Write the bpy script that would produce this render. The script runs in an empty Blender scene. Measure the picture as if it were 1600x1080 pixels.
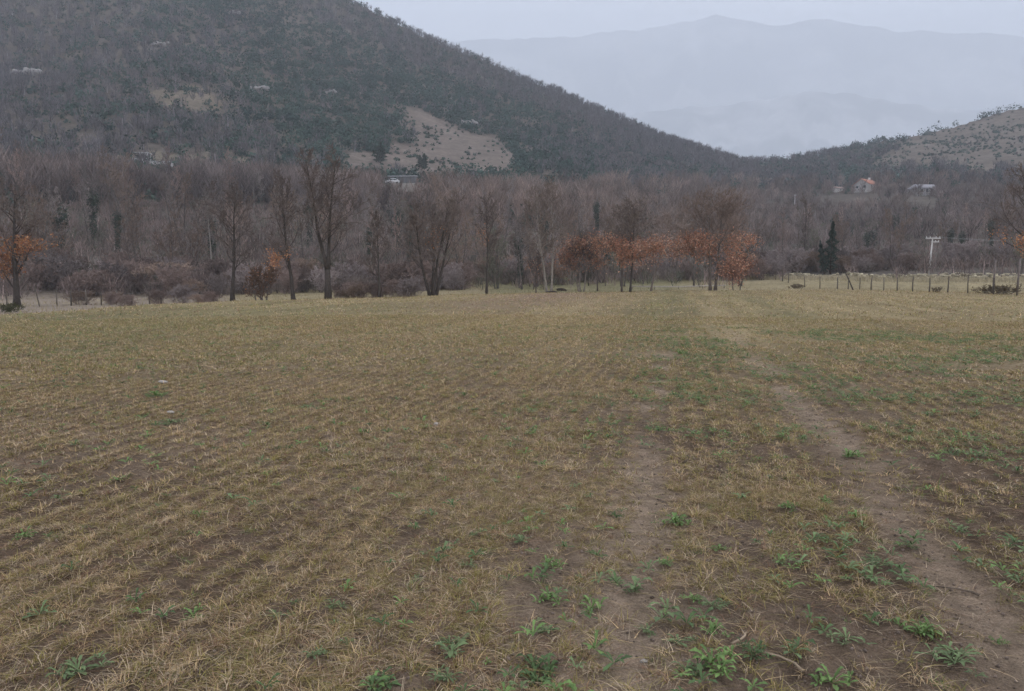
import bpy, math, random
import numpy as np

rng = np.random.default_rng(11)
random.seed(7)
scene = bpy.context.scene
COL = scene.collection
R = math.radians

# ----------------------------------------------------------------------------- camera model
EYE = 1.6
PW, PH, FPX, HOR = 1600.0, 1080.0, 1200.0, 428.0
PITCH = math.atan((540 - HOR) / FPX)
CP, SP = math.cos(PITCH), math.sin(PITCH)


def ray(px, py):
    xc, yc = (px - 800) / FPX, (540 - py) / FPX
    return xc, CP + yc * SP, -SP + yc * CP          # world direction x, y, z


def ground_at(px, py, z=0.0):
    x, y, zz = ray(px, py)
    t = (z - EYE) / zz
    return x * t, y * t


def to_px(x, y, z):
    dep = np.maximum(y * CP - (z - EYE) * SP, .1)
    return 800 + FPX * x / dep, 540 - FPX * (y * SP + (z - EYE) * CP) / dep


def az(px, py=440):
    x, y, _ = ray(px, py)
    return math.atan2(x, y)


# ----------------------------------------------------------------------------- noise
TAB = rng.random((256, 256))


def vn(x, y, s=0):
    x = np.asarray(x, float) + s * 17.31
    y = np.asarray(y, float) + s * 41.77
    xi = np.floor(x).astype(int)
    yi = np.floor(y).astype(int)
    fx, fy = x - xi, y - yi
    fx = fx * fx * (3 - 2 * fx)
    fy = fy * fy * (3 - 2 * fy)
    a, b = TAB[xi & 255, yi & 255], TAB[(xi + 1) & 255, yi & 255]
    c, d = TAB[xi & 255, (yi + 1) & 255], TAB[(xi + 1) & 255, (yi + 1) & 255]
    return (a * (1 - fx) + b * fx) * (1 - fy) + (c * (1 - fx) + d * fx) * fy


def fbm(x, y, o=4, s=0):
    t, a, n = 0, 1, 0
    for k in range(o):
        t = t + a * vn(x * 2 ** k, y * 2 ** k, s + k * 3)
        n += a
        a *= .5
    return t / n


def sstep(a, b, x):
    t = np.clip((x - a) / (b - a), 0, 1)
    return t * t * (3 - 2 * t)


# ----------------------------------------------------------------------------- terrain
# skyline of the near hills: photo column, photo row of the bare ground, distance of the crest
RIDGE = [(-900, -40, 720), (-300, -110, 720), (200, -130, 690), (400, -70, 660), (560, 6, 630), (650, 50, 610),
         (750, 92, 590), (860, 137, 575), (960, 182, 560), (1050, 218, 545), (1150, 252, 530), (1180, 255, 530),
         (1235, 250, 540), (1300, 236, 570), (1400, 217, 590), (1500, 195, 620), (1600, 169, 660), (1800, 120, 720),
         (2400, 60, 800)]
_ra, _re, _rd = [], [], []
for px, py, d in RIDGE:
    x, y, z = ray(px, py)
    _ra.append(math.atan2(x, y))
    _re.append(z / math.hypot(x, y))
    _rd.append(d)
EDGE = [(-500, 24, 1.1), (-200, 31, 1.1), (0, 38, 1.05), (300, 47, .85), (500, 53, .55), (700, 58, .33), (1000, 68, .18),
        (1300, 76, .05), (1600, 76, 0), (2200, 80, 0)]
_ea = [az(p[0]) for p in EDGE]
_ed = [p[1] for p in EDGE]
_edip = [p[2] for p in EDGE]
PHI = math.atan(255 / 1200.0)                     # heading of the drill rows and wheel ruts
CPH, SPH = math.cos(PHI), math.sin(PHI)
RUTS = [(-.20, .22, 1.0), (1.56, .25, 1.0)]        # offset across the rows, half width, strength


def edge_dist(th):
    return np.interp(th, _ea, _ed)


def rut_mask(x, y):
    c = x * CPH - y * SPH
    a = x * SPH + y * CPH
    m = 0
    for k, (c0, w, st) in enumerate(RUTS):
        wob = (fbm(a * .5, a * 0 + 3.3 + k, 3, k) - .5) * .34 + (fbm(x * 5, y * 5, 2, k + 8) - .5) * .16
        ww = w * (.55 + .95 * fbm(a * .8, a * 0 + 7.7, 3, k + 5))
        pat = .12 + .88 * sstep(.36, .54, fbm(x * 1.1, y * 1.1, 3, 33 + k))
        pat = np.maximum(pat, .88 * (1 - sstep(6, 10, np.hypot(x, y))))
        m = np.maximum(m, np.exp(-np.clip(np.abs(c - c0 - wob) / ww, 0, 9) ** 2) * st * pat)
    return m * (1 - .60 * sstep(8, 30, np.hypot(x, y)))


def height(x, y, micro=True):
    x = np.asarray(x, float)
    y = np.asarray(y, float)
    r = np.hypot(x, y)
    th = np.clip(np.arctan2(x, y), -.95, .95)
    E, D = np.interp(th, _ra, _re), np.interp(th, _ra, _rd)
    u = (r - 95) / (D - 95)
    uc = np.clip(u, 0, 1)
    k = .02 ** .72
    s = ((uc + .02) ** .72 - k) / (1.02 ** .72 - k)
    h = EYE * uc ** .5 + np.where(r > 95, np.minimum(r, D) * E * s, 0)
    h = np.where(u > 1, np.maximum(h - .30 * (r - D), h * .35), h)
    front = sstep(-1.6, -1.0, -np.abs(np.arctan2(x, y)))
    h = h * front
    amp = sstep(130, 380, r) * front
    h = h + amp * (7 * (fbm(x / 90, y / 90, 3, 2) - .5) + 3.5 * (fbm(x / 22, y / 22, 2, 9) - .5)) * np.where(uc > .9, .6, 1)
    ed = edge_dist(th)
    dip = np.interp(th, _ea, _edip)
    h = h - dip * sstep(ed - 4, ed + 13, r) * (1 - sstep(90, 150, r))
    h = h + .25 * (fbm(x / 9, y / 9, 2, 4) - .5) * sstep(12, 40, r)
    if micro:
        near = 1 - sstep(14, 30, r)
        c = x * CPH - y * SPH
        m = rut_mask(x, y)
        h = h + near * (-.035 * m + .013 * np.cos((c + .15 * (vn(x * .5, y * .5, 62) - .5)) * 2 * math.pi / .21) * (1 - m) + .045 * (fbm(x * 2.2, y * 2.2, 3, 1) - .5)
                        + .022 * (fbm(x * 9, y * 9, 2, 6) - .5))
    return h


# ----------------------------------------------------------------------------- mesh builder
class MB:
    def __init__(s):
        s.v, s.q, s.t, s.c, s.n = [], [], [], [], 0

    def add(s, v, q=None, t=None, c=(1, 1, 1)):
        v = np.asarray(v, np.float32).reshape(-1, 3)
        if q is not None and len(q):
            s.q.append(np.asarray(q, np.int64).reshape(-1, 4) + s.n)
        if t is not None and len(t):
            s.t.append(np.asarray(t, np.int64).reshape(-1, 3) + s.n)
        c = np.asarray(c, np.float32)
        s.c.append(np.broadcast_to(c, (len(v), 3)) if c.ndim == 1 else c.reshape(-1, 3))
        s.v.append(v)
        s.n += len(v)

    def quads(s, P, c=(1, 1, 1)):                      # P (N,4,3), c (N,3)
        n = len(P)
        c = np.asarray(c, np.float32)
        if c.ndim == 2:
            c = np.repeat(c, 4, 0)
        s.add(P, q=np.arange(n * 4).reshape(n, 4), c=c)

    def box(s, x0, x1, y0, y1, z0, z1, c=(1, 1, 1)):
        v = [(x, y, z) for x in (x0, x1) for y in (y0, y1) for z in (z0, z1)]
        s.add(v, q=[(0, 1, 3, 2), (4, 6, 7, 5), (0, 4, 5, 1), (2, 3, 7, 6), (0, 2, 6, 4), (1, 5, 7, 3)], c=c)

    def tube(s, pts, rad, n=6, c=(1, 1, 1), cap=True):
        pts = np.asarray(pts, float)
        m = len(pts)
        V = []
        for i in range(m):
            d = pts[min(i + 1, m - 1)] - pts[max(i - 1, 0)]
            d = d / (np.linalg.norm(d) + 1e-9)
            a = np.cross(d, (0.31, .95, .05) if abs(d[1]) < .9 else (1, 0, 0))
            a /= np.linalg.norm(a) + 1e-9
            b = np.cross(d, a)
            for k in range(n):
                t = 2 * math.pi * k / n
                V.append(pts[i] + rad[i] * (math.cos(t) * a + math.sin(t) * b))
        Q = [(i * n + k, i * n + (k + 1) % n, (i + 1) * n + (k + 1) % n, (i + 1) * n + k) for i in range(m - 1) for k in range(n)]
        T = []
        if cap:
            V += [pts[0], pts[-1]]
            a, b = len(V) - 2, len(V) - 1
            for k in range(n):
                T += [(a, (k + 1) % n, k), (b, (m - 1) * n + k, (m - 1) * n + (k + 1) % n)]
        s.add(V, q=Q, t=T, c=c)

    def data(s, name, mat, smooth=False):
        me = bpy.data.meshes.new(name)
        V = np.concatenate(s.v)
        Q = np.concatenate(s.q) if s.q else np.zeros((0, 4), np.int64)
        T = np.concatenate(s.t) if s.t else np.zeros((0, 3), np.int64)
        idx = np.concatenate([Q.ravel(), T.ravel()]).astype(np.int32)
        st = np.concatenate([np.arange(len(Q)) * 4, len(Q) * 4 + np.arange(len(T)) * 3]).astype(np.int32)
        me.vertices.add(len(V))
        me.vertices.foreach_set('co', V.astype(np.float32).ravel())
        me.loops.add(len(idx))
        me.polygons.add(len(st))
        me.polygons.foreach_set('loop_start', st)
        me.polygons.foreach_set('vertices', idx)
        me.update(calc_edges=True)
        C = np.ones((len(V), 4), np.float32)
        C[:, :3] = np.concatenate(s.c)
        at = me.color_attributes.new('Col', 'FLOAT_COLOR', 'POINT')
        at.data.foreach_set('color', C.ravel())
        if smooth:
            me.polygons.foreach_set('use_smooth', np.ones(len(st), bool))
        me.materials.append(mat)
        return me

    def build(s, name, mat, parent=None, smooth=False, loc=None):
        o = bpy.data.objects.new(name, s.data(name, mat, smooth))
        COL.objects.link(o)
        if parent is not None:
            o.parent = parent
        if loc is not None:
            o.location = loc
        return o


def tag(o, label=None, cat=None, group=None, kind=None):
    if label:
        o['label'] = label
    if cat:
        o['category'] = cat
    if group:
        o['group'] = group
    if kind:
        o['kind'] = kind
    return o


def thing(name, label, cat, loc=(0, 0, 0), rz=0.0, group=None):
    o = bpy.data.objects.new(name, None)
    COL.objects.link(o)
    o.empty_display_size = .2
    o.location = loc
    o.rotation_euler = (0, 0, rz)
    return tag(o, label, cat, group)


def copy_tree(o, parent=None, kids=None):
    c = o.copy()
    COL.objects.link(c)
    c.parent = parent
    for ch in (KIDS.get(o.name, []) if kids is None else kids):
        copy_tree(ch, c, [])
    return c


KIDS = {}


def at(px, D, micro=False):
    """a point on the ground in photo column px at distance D"""
    x, y, _ = ray(px, 430)
    X, Y = x / y * D, D
    return X, Y, float(height(X, Y, micro))


def slope_at(px, py, lo=100.0, hi=640.0):
    """distance at which the rising ground in photo column px shows at photo row py"""
    for _ in range(34):
        D = (lo + hi) / 2
        X, Y, Z = at(px, D)
        if to_px(X, Y, Z)[1] > py:
            lo = D
        else:
            hi = D
    return lo


# ----------------------------------------------------------------------------- materials
def material(name, rough=.9, spec=.15, scale=0.0, lo=.7, hi=1.3, bump=0.0, bscale=40.0, rand=0.0, transl=0.0, col=None,
             scale2=0.0, lo2=.8, hi2=1.2):
    m = bpy.data.materials.new(name)
    m.use_nodes = True
    nt = m.node_tree
    N, L = nt.nodes, nt.links
    b = N['Principled BSDF']
    b.inputs['Roughness'].default_value = rough
    b.inputs['Specular IOR Level'].default_value = spec
    if col is None:
        a = N.new('ShaderNodeAttribute')
        a.attribute_name = 'Col'
        c = a.outputs['Color']
    else:
        a = N.new('ShaderNodeRGB')
        a.outputs[0].default_value = (*col, 1)
        c = a.outputs[0]
    g = N.new('ShaderNodeNewGeometry')
    for sc, l, h in ((scale, lo, hi), (scale2, lo2, hi2)):
        if sc:
            t = N.new('ShaderNodeTexNoise')
            t.inputs['Scale'].default_value = sc
            t.inputs['Detail'].default_value = 5
            t.inputs['Roughness'].default_value = .65
            L.new(g.outputs['Position'], t.inputs['Vector'])
            mr = N.new('ShaderNodeMapRange')
            mr.inputs['From Min'].default_value = .3
            mr.inputs['From Max'].default_value = .7
            mr.inputs['To Min'].default_value = l
            mr.inputs['To Max'].default_value = h
            L.new(t.outputs['Fac'], mr.inputs['Value'])
            v = N.new('ShaderNodeVectorMath')
            v.operation = 'SCALE'
            L.new(c, v.inputs[0])
            L.new(mr.outputs[0], v.inputs['Scale'])
            c = v.outputs[0]
    if rand:
        oi = N.new('ShaderNodeObjectInfo')
        hs = N.new('ShaderNodeHueSaturation')
        mr = N.new('ShaderNodeMapRange')
        mr.inputs['To Min'].default_value = 1 - rand
        mr.inputs['To Max'].default_value = 1 + rand
        L.new(oi.outputs['Random'], mr.inputs['Value'])
        L.new(mr.outputs[0], hs.inputs['Value'])
        L.new(c, hs.inputs['Color'])
        c = hs.outputs['Color']
    L.new(c, b.inputs['Base Color'])
    if bump:
        t = N.new('ShaderNodeTexNoise')
        t.inputs['Scale'].default_value = bscale
        t.inputs['Detail'].default_value = 6
        t.inputs['Roughness'].default_value = .7
        L.new(g.outputs['Position'], t.inputs['Vector'])
        bp = N.new('ShaderNodeBump')
        bp.inputs['Strength'].default_value = 1
        bp.inputs['Distance'].default_value = bump
        L.new(t.outputs['Fac'], bp.inputs['Height'])
        L.new(bp.outputs[0], b.inputs['Normal'])
    if transl:
        tr = N.new('ShaderNodeBsdfTranslucent')
        mx = N.new('ShaderNodeMixShader')
        mx.inputs[0].default_value = transl
        L.new(c, tr.inputs['Color'])
        L.new(b.outputs[0], mx.inputs[1])
        L.new(tr.outputs[0], mx.inputs[2])
        L.new(mx.outputs[0], N['Material Output'].inputs['Surface'])
    return m


M_SOIL = material('soil', .95, .1, 9, .66, 1.3, .05, 30, scale2=85, lo2=.62, hi2=1.35)
M_MEADOW = material('meadow_turf', .95, .08, 1.6, .7, 1.3, .05, 12, scale2=9, lo2=.75, hi2=1.25)
M_HILL = material('hill_turf', .95, .05, .12, .72, 1.3, .4, .9, scale2=.7, lo2=.7, hi2=1.3)
M_MOUNT = material('mountain_slope', .95, .05, .003, .7, 1.3, 12, .01, scale2=.012, lo2=.75, hi2=1.25)
M_BLADE = material('grass_blade', .8, .15, transl=.25)
M_LEAF = material('leaf', .7, .25, transl=.2)
M_DRYLEAF = material('dry_leaf', .85, .1, transl=.2, rand=.15)
M_BARK = material('bark', .95, .1, 7, .65, 1.35, .01, 30, rand=.15)
M_TWIG = material('twig', .95, .05, rand=.38)
M_FINE = material('fine_twig', .95, .05, rand=.1)
M_WOODS = material('wood_mass', .95, .05)
M_STONE = material('stone', .92, .12, 4, .75, 1.2, .03, 14)
M_WOODPOST = material('weathered_timber', .92, .1, 11, .7, 1.3, .005, 60)
M_CONC = material('concrete', .88, .15, 3, .85, 1.12, .004, 40)
M_PLASTER = material('plaster', .9, .1, 1.1, .86, 1.08, .006, 12)
M_TILE = material('roof_tile', .85, .15, 2.5, .75, 1.2, .03, 6)
M_WIRE = material('wire', .5, .4, col=(.2, .2, .2))
M_GLASS = material('window_glass', .15, .5, col=(.03, .035, .04))
M_PAINT = material('car_paint', .35, .5, col=(.42, .42, .42))
M_RUBBER = material('rubber', .9, .2, col=(.02, .02, .02))

# ----------------------------------------------------------------------------- ground sheets
ths = np.concatenate([np.arange(-54, 54.01, .22), np.arange(57, 303, 4.0)]) * math.pi / 180
rs = np.concatenate([[.4, .9, 1.5], np.arange(2.0, 12, .045), 12 * 1.0075 ** np.arange(0, 205), [56.5]])
rs = np.concatenate([rs[rs < 55], 55 * 1.012 ** np.arange(0, 290)])
rs = rs[rs < 1500]
RR, TT = np.meshgrid(rs, ths, indexing='ij')
GX, GY = RR * np.sin(TT), RR * np.cos(TT)
GZ = height(GX, GY)
ED = edge_dist(np.clip(TT, -.95, .95))
ED = np.where(TT > math.pi / 2, 40, ED)


def clearing(px, py):
    """0..1: open grassy slopes on the two hills, in terms of where the slope lies seen from the field"""
    def tri(pts):
        ins = np.zeros(px.shape, bool)
        n = len(pts)
        for i in range(n):
            (x0, y0), (x1, y1) = pts[i], pts[(i + 1) % n]
            if y0 == y1:
                continue
            cr = ((y0 > py) != (y1 > py)) & (px < (x1 - x0) * (py - y0) / (y1 - y0) + x0)
            ins ^= cr
        return ins
    px0, py0 = px, py
    px = px0 + 34 * (fbm(px0 / 26, py0 / 14, 3, 91) - .5)
    py = py0 + 20 * (fbm(px0 / 26, py0 / 14, 3, 95) - .5)
    A = tri([(622, 163), (660, 172), (705, 196), (760, 214), (796, 238), (812, 272), (700, 276), (545, 268), (548, 246), (600, 240), (640, 218)])
    B = tri([(1345, 264), (1410, 222), (1500, 196), (1600, 170), (1900, 130), (1900, 262), (1600, 268), (1460, 262)])
    C = tri([(225, 148), (300, 135), (365, 152), (350, 172), (250, 172)])
    Dd = tri([(150, 240), (215, 236), (360, 246), (400, 258), (160, 256)])
    return A, B, C, Dd


def strips(x, y, r):
    c = x * CPH - y * SPH
    return (np.exp(-((c + 9) / 4.0) ** 2) * sstep(26, 45, r),
            np.clip(np.exp(-((c + .4) / 1.3) ** 2) + .7 * np.exp(-((c - 4.5) / 1.5) ** 2), 0, 1) * sstep(16, 32, r) * .6 + sstep(4, 12, -c - 4) * sstep(12, 20, r) * (1 - sstep(30, 50, r)) * .55)


def ground_colour(x, y, z, th, r):
    n1 = fbm(x * .35, y * .35, 4, 3)
    n2 = fbm(x * 2.3, y * 2.3, 3, 8)
    soil = np.array([.118, .082, .056])
    soil_l = np.array([.255, .192, .138])
    turf = np.array([.212, .166, .090])
    m = rut_mask(x, y) * (1 - sstep(25, 60, r))
    f = np.clip(n1 * 1.1 - .35 + .75 * m, 0, 1)[..., None]
    near = soil * (1 - f) + soil_l * f
    near = near * (.82 + .36 * n2)[..., None]
    cc_, aa_ = x * CPH - y * SPH, x * SPH + y * CPH
    st_ = fbm(cc_ * 1.6, aa_ * .07, 3, 64)
    far = turf * (.45 + .30 * fbm(x * .12, y * .5, 3, 12) + .9 * st_)[..., None]
    pk, gr = (a[..., None] for a in strips(x, y, r))
    far = far * (1 - pk) + np.array([.19, .135, .092]) * pk
    far = far * (1 - gr * .7) + np.array([.095, .100, .045]) * gr * .7
    g = (sstep(6, 26, r) * (1 - m * .6))[..., None]
    return near * (1 - g) + far * g


def clip_any(m):
    return np.clip(m, 0, 1)


ncol = len(ths)
PXg, PYg = to_px(GX, GY, GZ)
Cfield = ground_colour(GX, GY, GZ, TT, RR)
nm = fbm(GX / 6, GY / 6, 3, 5)
Cmead = np.array([.20, .165, .095]) * (.75 + .5 * nm)[..., None]
pale = sstep(.45, .6, fbm(GX / 14, GY / 14, 2, 15))[..., None]
Cmead = Cmead * (1 - .5 * pale) + np.array([.25, .205, .125]) * .5 * pale
green = (sstep(740, 790, PXg) * (1 - sstep(1000, 1120, PXg)))[..., None] * .35
mauve = ((1 - sstep(330, 390, PXg)) * .75)[..., None]
Cmead = Cmead * (1 - mauve) + np.array([.185, .150, .128]) * (.8 + .4 * nm)[..., None] * mauve
Cmead = Cmead * (1 - green) + np.array([.085, .105, .045]) * green
cl = clearing(PXg, PYg)
nh = fbm(GX / 40, GY / 40, 4, 6)
Chill = np.array([.088, .074, .062]) * (.7 + .6 * nh)[..., None]
for k, (mask, cc) in enumerate(zip(cl, ([.128, .104, .088], [.112, .093, .078], [.14, .115, .085], [.14, .12, .09]))):
    mm = (mask & (RR > 200)).astype(float)[..., None] * (.75 + .25 * sstep(.3, .6, fbm(GX / 12, GY / 12, 3, 20 + k)))[..., None]
    Chill = Chill * (1 - mm) + np.array(cc) * (.82 + .36 * fbm(GX / 9, GY / 30, 3, 7))[..., None] * mm

ri, ti = np.meshgrid(np.arange(len(rs) - 1), np.arange(ncol), indexing='ij')
A0 = ri * ncol + ti
A1 = ri * ncol + (ti + 1) % ncol
QUAD = np.stack([A0, A0 + ncol, A1 + ncol, A1], -1)
rc = RR[:-1]
thc = TT[:-1]
zone = np.where(rc < ED[:-1], 0, np.where(rc < 110, 1, np.where((thc < az(1180)) | (thc > 4), 2, 3)))
allv = np.stack([GX, GY, GZ], -1).reshape(-1, 3)
for zi, (nm_, mt, cc, lab) in enumerate((
        ('field', M_SOIL, Cfield, 'flat stubble field of brown soil and thin dry grass'),
        ('meadow', M_MEADOW, Cmead, 'pale dry meadow strip between the field and the wood'),
        ('hill', M_HILL, Chill, 'steep wooded hill rising on the left with a tan clearing'),
        ('hill', M_HILL, Chill, 'lower hill on the right with a grassy brown slope'))):
    q = QUAD[zone == zi].reshape(-1, 4)
    used, inv = np.unique(q, return_inverse=True)
    mb = MB()
    mb.add(allv[used], q=inv.reshape(-1, 4), c=cc.reshape(-1, 3)[used])
    if zi == 0:
        n = 60
        a = np.arange(ncol)
        mb.add(np.vstack([allv[:ncol], [[0, 0, 0]]]), t=np.stack([a, (a + 1) % ncol, np.full(ncol, ncol)], -1)[:, ::1], c=(.15, .11, .09))
    o = mb.build(nm_, mt, smooth=True)
    tag(o, lab, {'field': 'field', 'meadow': 'meadow', 'hill': 'hill'}[nm_], kind='structure')


def mountain(name, pts, D, depth, label, seed, colr):
    a = np.array([az(p[0]) for p in pts])
    e = []
    for px, py in pts:
        x, y, z = ray(px, py)
        e.append(z / math.hypot(x, y))
    th = np.linspace(-.9, .9, 420)
    E = np.interp(th, a, e)
    v = np.linspace(0, 1, 90)
    V, T = np.meshgrid(v, th, indexing='ij')
    r = D - depth + depth * 1.6 * V
    prof = np.where(V < .625, (V / .625) ** 1.15, 1 - .5 * (V - .625) / .375)
    H = np.interp(T, th, E) * D * prof
    X, Y = r * np.sin(T), r * np.cos(T)
    w = sstep(0, .2, V) * (1 - .75 * sstep(.5, .625, V) * (1 - sstep(.625, .75, V)))
    gul = np.abs(fbm(T * 26 + V * 1.5, V * 2.0, 4, seed) - .5) * 2
    H = H + depth * .10 * (gul - .35) * w + depth * .05 * (fbm(X / 240, Y / 240, 4, seed + 3) - .5) * w
    pk = sstep(.42, .62, fbm(T * 13 + V * 2, V * 17 + T * 2, 5, seed + 9))[..., None]
    C = np.array(colr) * (.5 + .5 * fbm(X / 300, Y / 300, 4, seed))[..., None] * (1 - pk) + np.array([.24, .23, .22]) * pk
    n = len(th)
    i, j = np.meshgrid(np.arange(len(v) - 1), np.arange(n - 1), indexing='ij')
    b = i * n + j
    mb = MB()
    mb.add(np.stack([X, Y, H], -1), q=np.stack([b, b + n, b + n + 1, b + 1], -1), c=C.reshape(-1, 3))
    return tag(mb.build(name, M_MOUNT, smooth=True), label, 'mountain', kind='structure')


mountain('mountain', [(-900, 160), (300, 110), (600, 80), (700, 66), (760, 57), (850, 53), (950, 47), (1010, 38), (1060, 29), (1110, 20), (1150, 31), (1200, 35),
                      (1250, 31), (1295, 29), (1345, 39), (1385, 50), (1440, 50), (1520, 49), (1600, 56), (1800, 70), (2400, 110)],
         6800, 2400, 'tall misty mountain with twin summits at the valley end', 31, (.060, .062, .062))
mountain('mountain', [(-900, 300), (600, 250), (800, 225), (900, 196), (990, 174), (1070, 163), (1130, 160), (1190, 150), (1260, 142), (1330, 146), (1400, 160),
                      (1480, 172), (1560, 160), (1700, 140), (2400, 200)],
         4500, 1300, 'lower hazy foothill in front of the misty mountain', 47, (.055, .060, .055))


# ----------------------------------------------------------------------------- trees
def vnorm(v):
    l = math.sqrt(v[0] ** 2 + v[1] ** 2 + v[2] ** 2) + 1e-9
    return (v[0] / l, v[1] / l, v[2] / l)


def rotdir(d, ang, rnd):
    a = vnorm((rnd.gauss(0, 1), rnd.gauss(0, 1), rnd.gauss(0, 1)))
    k = d[0] * a[0] + d[1] * a[1] + d[2] * a[2]
    p = vnorm((a[0] - k * d[0], a[1] - k * d[1], a[2] - k * d[2]))
    c, s = math.cos(ang), math.sin(ang)
    return (d[0] * c + p[0] * s, d[1] * c + p[1] * s, d[2] * c + p[2] * s)


class Tree:
    """bare broadleaf: trunk and limbs in one mesh, fine twigs in another, kept dry leaves in a third"""

    def __init__(s, seed, h, stems=1, r=.16, cbase=.3, spread=3.0, limbs=13, lean=(0, 0), fork=None, vase=.5, twig=1.0, tcol=(.118, .092, .078),
                 bcol=(.085, .072, .062), tw=1.12, n2=7, n3=5, n4=4):
        s.rnd = random.Random(seed)
        s.trunk, s.ribs, s.tips = MB(), [], []
        s.bcol, s.tcol, s.tw = bcol, tcol, tw
        s.h, s.spread, s.cbase, s.vase = h, spread, cbase, vase
        s.n2, s.n3, s.n4 = n2, n3, n4
        rnd = s.rnd
        for k in range(stems):
            a = 2 * math.pi * k / max(stems, 1) + rnd.random()
            off = 0 if stems == 1 else rnd.uniform(.15, .4)
            out = 0 if stems == 1 else rnd.uniform(.10, .28)
            d = vnorm((lean[0] + math.cos(a) * out, lean[1] + math.sin(a) * out, 1))
            hh = h * (1 if k == 0 else rnd.uniform(.75, .98))
            p = (math.cos(a) * off, math.sin(a) * off, -.25)
            if fork:
                fz, fa = fork
                pts = [p, (p[0] + d[0] * fz * .5, p[1], fz * .5), (p[0] + d[0] * fz, p[1] + d[1] * fz, fz)]
                s.trunk.tube(pts, [r * 1.5, r * 1.05, r * .95], 8, c=bcol)
                for sg in (-1, 1):
                    dd = vnorm((sg * fa * (1 if sg < 0 else .55), rnd.uniform(-.1, .1), 1))
                    s.stem(pts[-1], dd, hh - fz, r * .72, int(limbs * .75), 0.12)
            else:
                s.stem(p, d, hh, r, limbs, cbase)

    def stem(s, p, d, L, r, limbs, cb):
        rnd = s.rnd
        n = 9
        pts, dirs = [p], [d]
        for i in range(n):
            d = vnorm((d[0] + rnd.gauss(0, .05), d[1] + rnd.gauss(0, .05), d[2] + .03))
            p = (p[0] + d[0] * L / n, p[1] + d[1] * L / n, p[2] + d[2] * L / n)
            pts.append(p)
            dirs.append(d)
        rad = [r * (1.45 if i == 0 else (1 - .88 * (i / n) ** .9)) for i in range(n + 1)]
        s.trunk.tube(pts, rad, 7, c=s.bcol)
        for j in range(limbs):
            t = cb + (1 - cb) * ((j + rnd.random()) / limbs) ** .9
            f = t * n
            i = min(int(f), n - 1)
            q = tuple(pts[i][k] + (pts[i + 1][k] - pts[i][k]) * (f - i) for k in range(3))
            prof = (1.05 - .75 * ((t - cb) / (1 - cb)) ** 1.4) * (.65 + .35 * min(1, (t - cb) * 4 + .2))
            ang = R(rnd.uniform(38, 68)) * (1 - s.vase * .55)
            a = rnd.random() * 6.283
            dd = vnorm((math.cos(a) * math.sin(ang) + d[0] * .3, math.sin(a) * math.sin(ang), math.cos(ang)))
            s.branch(q, dd, s.spread * prof * rnd.uniform(.75, 1.2), max(.012, r * .30 * (1 - .6 * t)), 1)

    def branch(s, p, d, L, r, lev):
        rnd = s.rnd
        n = (0, 5, 4, 2, 1)[lev]
        pts = [p]
        wob = (0, .16, .2, .2, .1)[lev]
        for i in range(n):
            d = vnorm((d[0] + rnd.gauss(0, wob), d[1] + rnd.gauss(0, wob), d[2] + rnd.gauss(.05, wob)))
            p = (p[0] + d[0] * L / n, p[1] + d[1] * L / n, p[2] + d[2] * L / n)
            pts.append(p)
        if lev == 1:
            s.trunk.tube(pts, [r * (1 - .8 * i / n) for i in range(n + 1)], 5, c=s.bcol, cap=False)
        else:
            w = (0, 0, .030, .018, .0125)[lev] * s.tw
            for i in range(n):
                s.ribs.append((pts[i], pts[i + 1], w * (1 - .5 * i / n), w * (1 - .5 * (i + 1) / n)))
        if lev >= 3:
            s.tips.append(pts[-1])
        if lev < 4:
            m = (0, s.n2, s.n3, s.n4)[lev]
            for j in range(m):
                t = .25 + .75 * (j + rnd.random()) / m
                f = t * n
                i = min(int(f), n - 1)
                q = tuple(pts[i][k] + (pts[i + 1][k] - pts[i][k]) * (f - i) for k in range(3))
                dd = rotdir(d, R(rnd.uniform(25, 60)), rnd)
                dd = vnorm((dd[0], dd[1], dd[2] + .22))
                s.branch(q, dd, L * rnd.uniform(.38, .62) * (1.1 - .4 * t), r * .5, lev + 1)

    def crown_mb(s):
        P0 = np.array([a[0] for a in s.ribs])
        P1 = np.array([a[1] for a in s.ribs])
        w0 = np.array([a[2] for a in s.ribs])[:, None]
        w1 = np.array([a[3] for a in s.ribs])[:, None]
        g = np.random.default_rng(s.rnd.randrange(10 ** 6))
        side = np.cross(P1 - P0, g.normal(size=P0.shape))
        side /= np.linalg.norm(side, axis=1, keepdims=True) + 1e-9
        mb = MB()
        c = np.array(s.tcol) * g.uniform(.75, 1.3, (len(P0), 1))
        mb.quads(np.stack([P0 - side * w0, P0 + side * w0, P1 + side * w1, P1 - side * w1], 1), c)
        return mb

    def leaf_mb(s, n, zlo, zhi, cols, size=.055, xr=None, clump=.25):
        g = np.random.default_rng(s.rnd.randrange(10 ** 6))
        tp = np.array(s.tips)
        m = (tp[:, 2] > zlo) & (tp[:, 2] < zhi)
        if xr:
            m &= (tp[:, 0] > xr[0]) & (tp[:, 0] < xr[1])
        tp = tp[m]
        if len(tp) == 0:
            tp = np.array([[0, 0, (zlo + zhi) / 2]])
        keep = vn(tp[:, 0] * 1.3 + 3, tp[:, 2] * 1.6 + tp[:, 1], 3) > .33
        tp = tp[keep] if keep.sum() > 5 else tp
        c = tp[g.integers(0, len(tp), n)] + g.normal(size=(n, 3)) * clump
        mb = MB()
        u = g.normal(size=(n, 3))
        u /= np.linalg.norm(u, axis=1, keepdims=True)
        v = np.cross(u, g.normal(size=(n, 3)))
        v /= np.linalg.norm(v, axis=1, keepdims=True)
        sz = size * g.uniform(.6, 1.4, (n, 1))
        u, v = u * sz * 1.35, v * sz * .8
        cols = np.array(cols)
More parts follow.
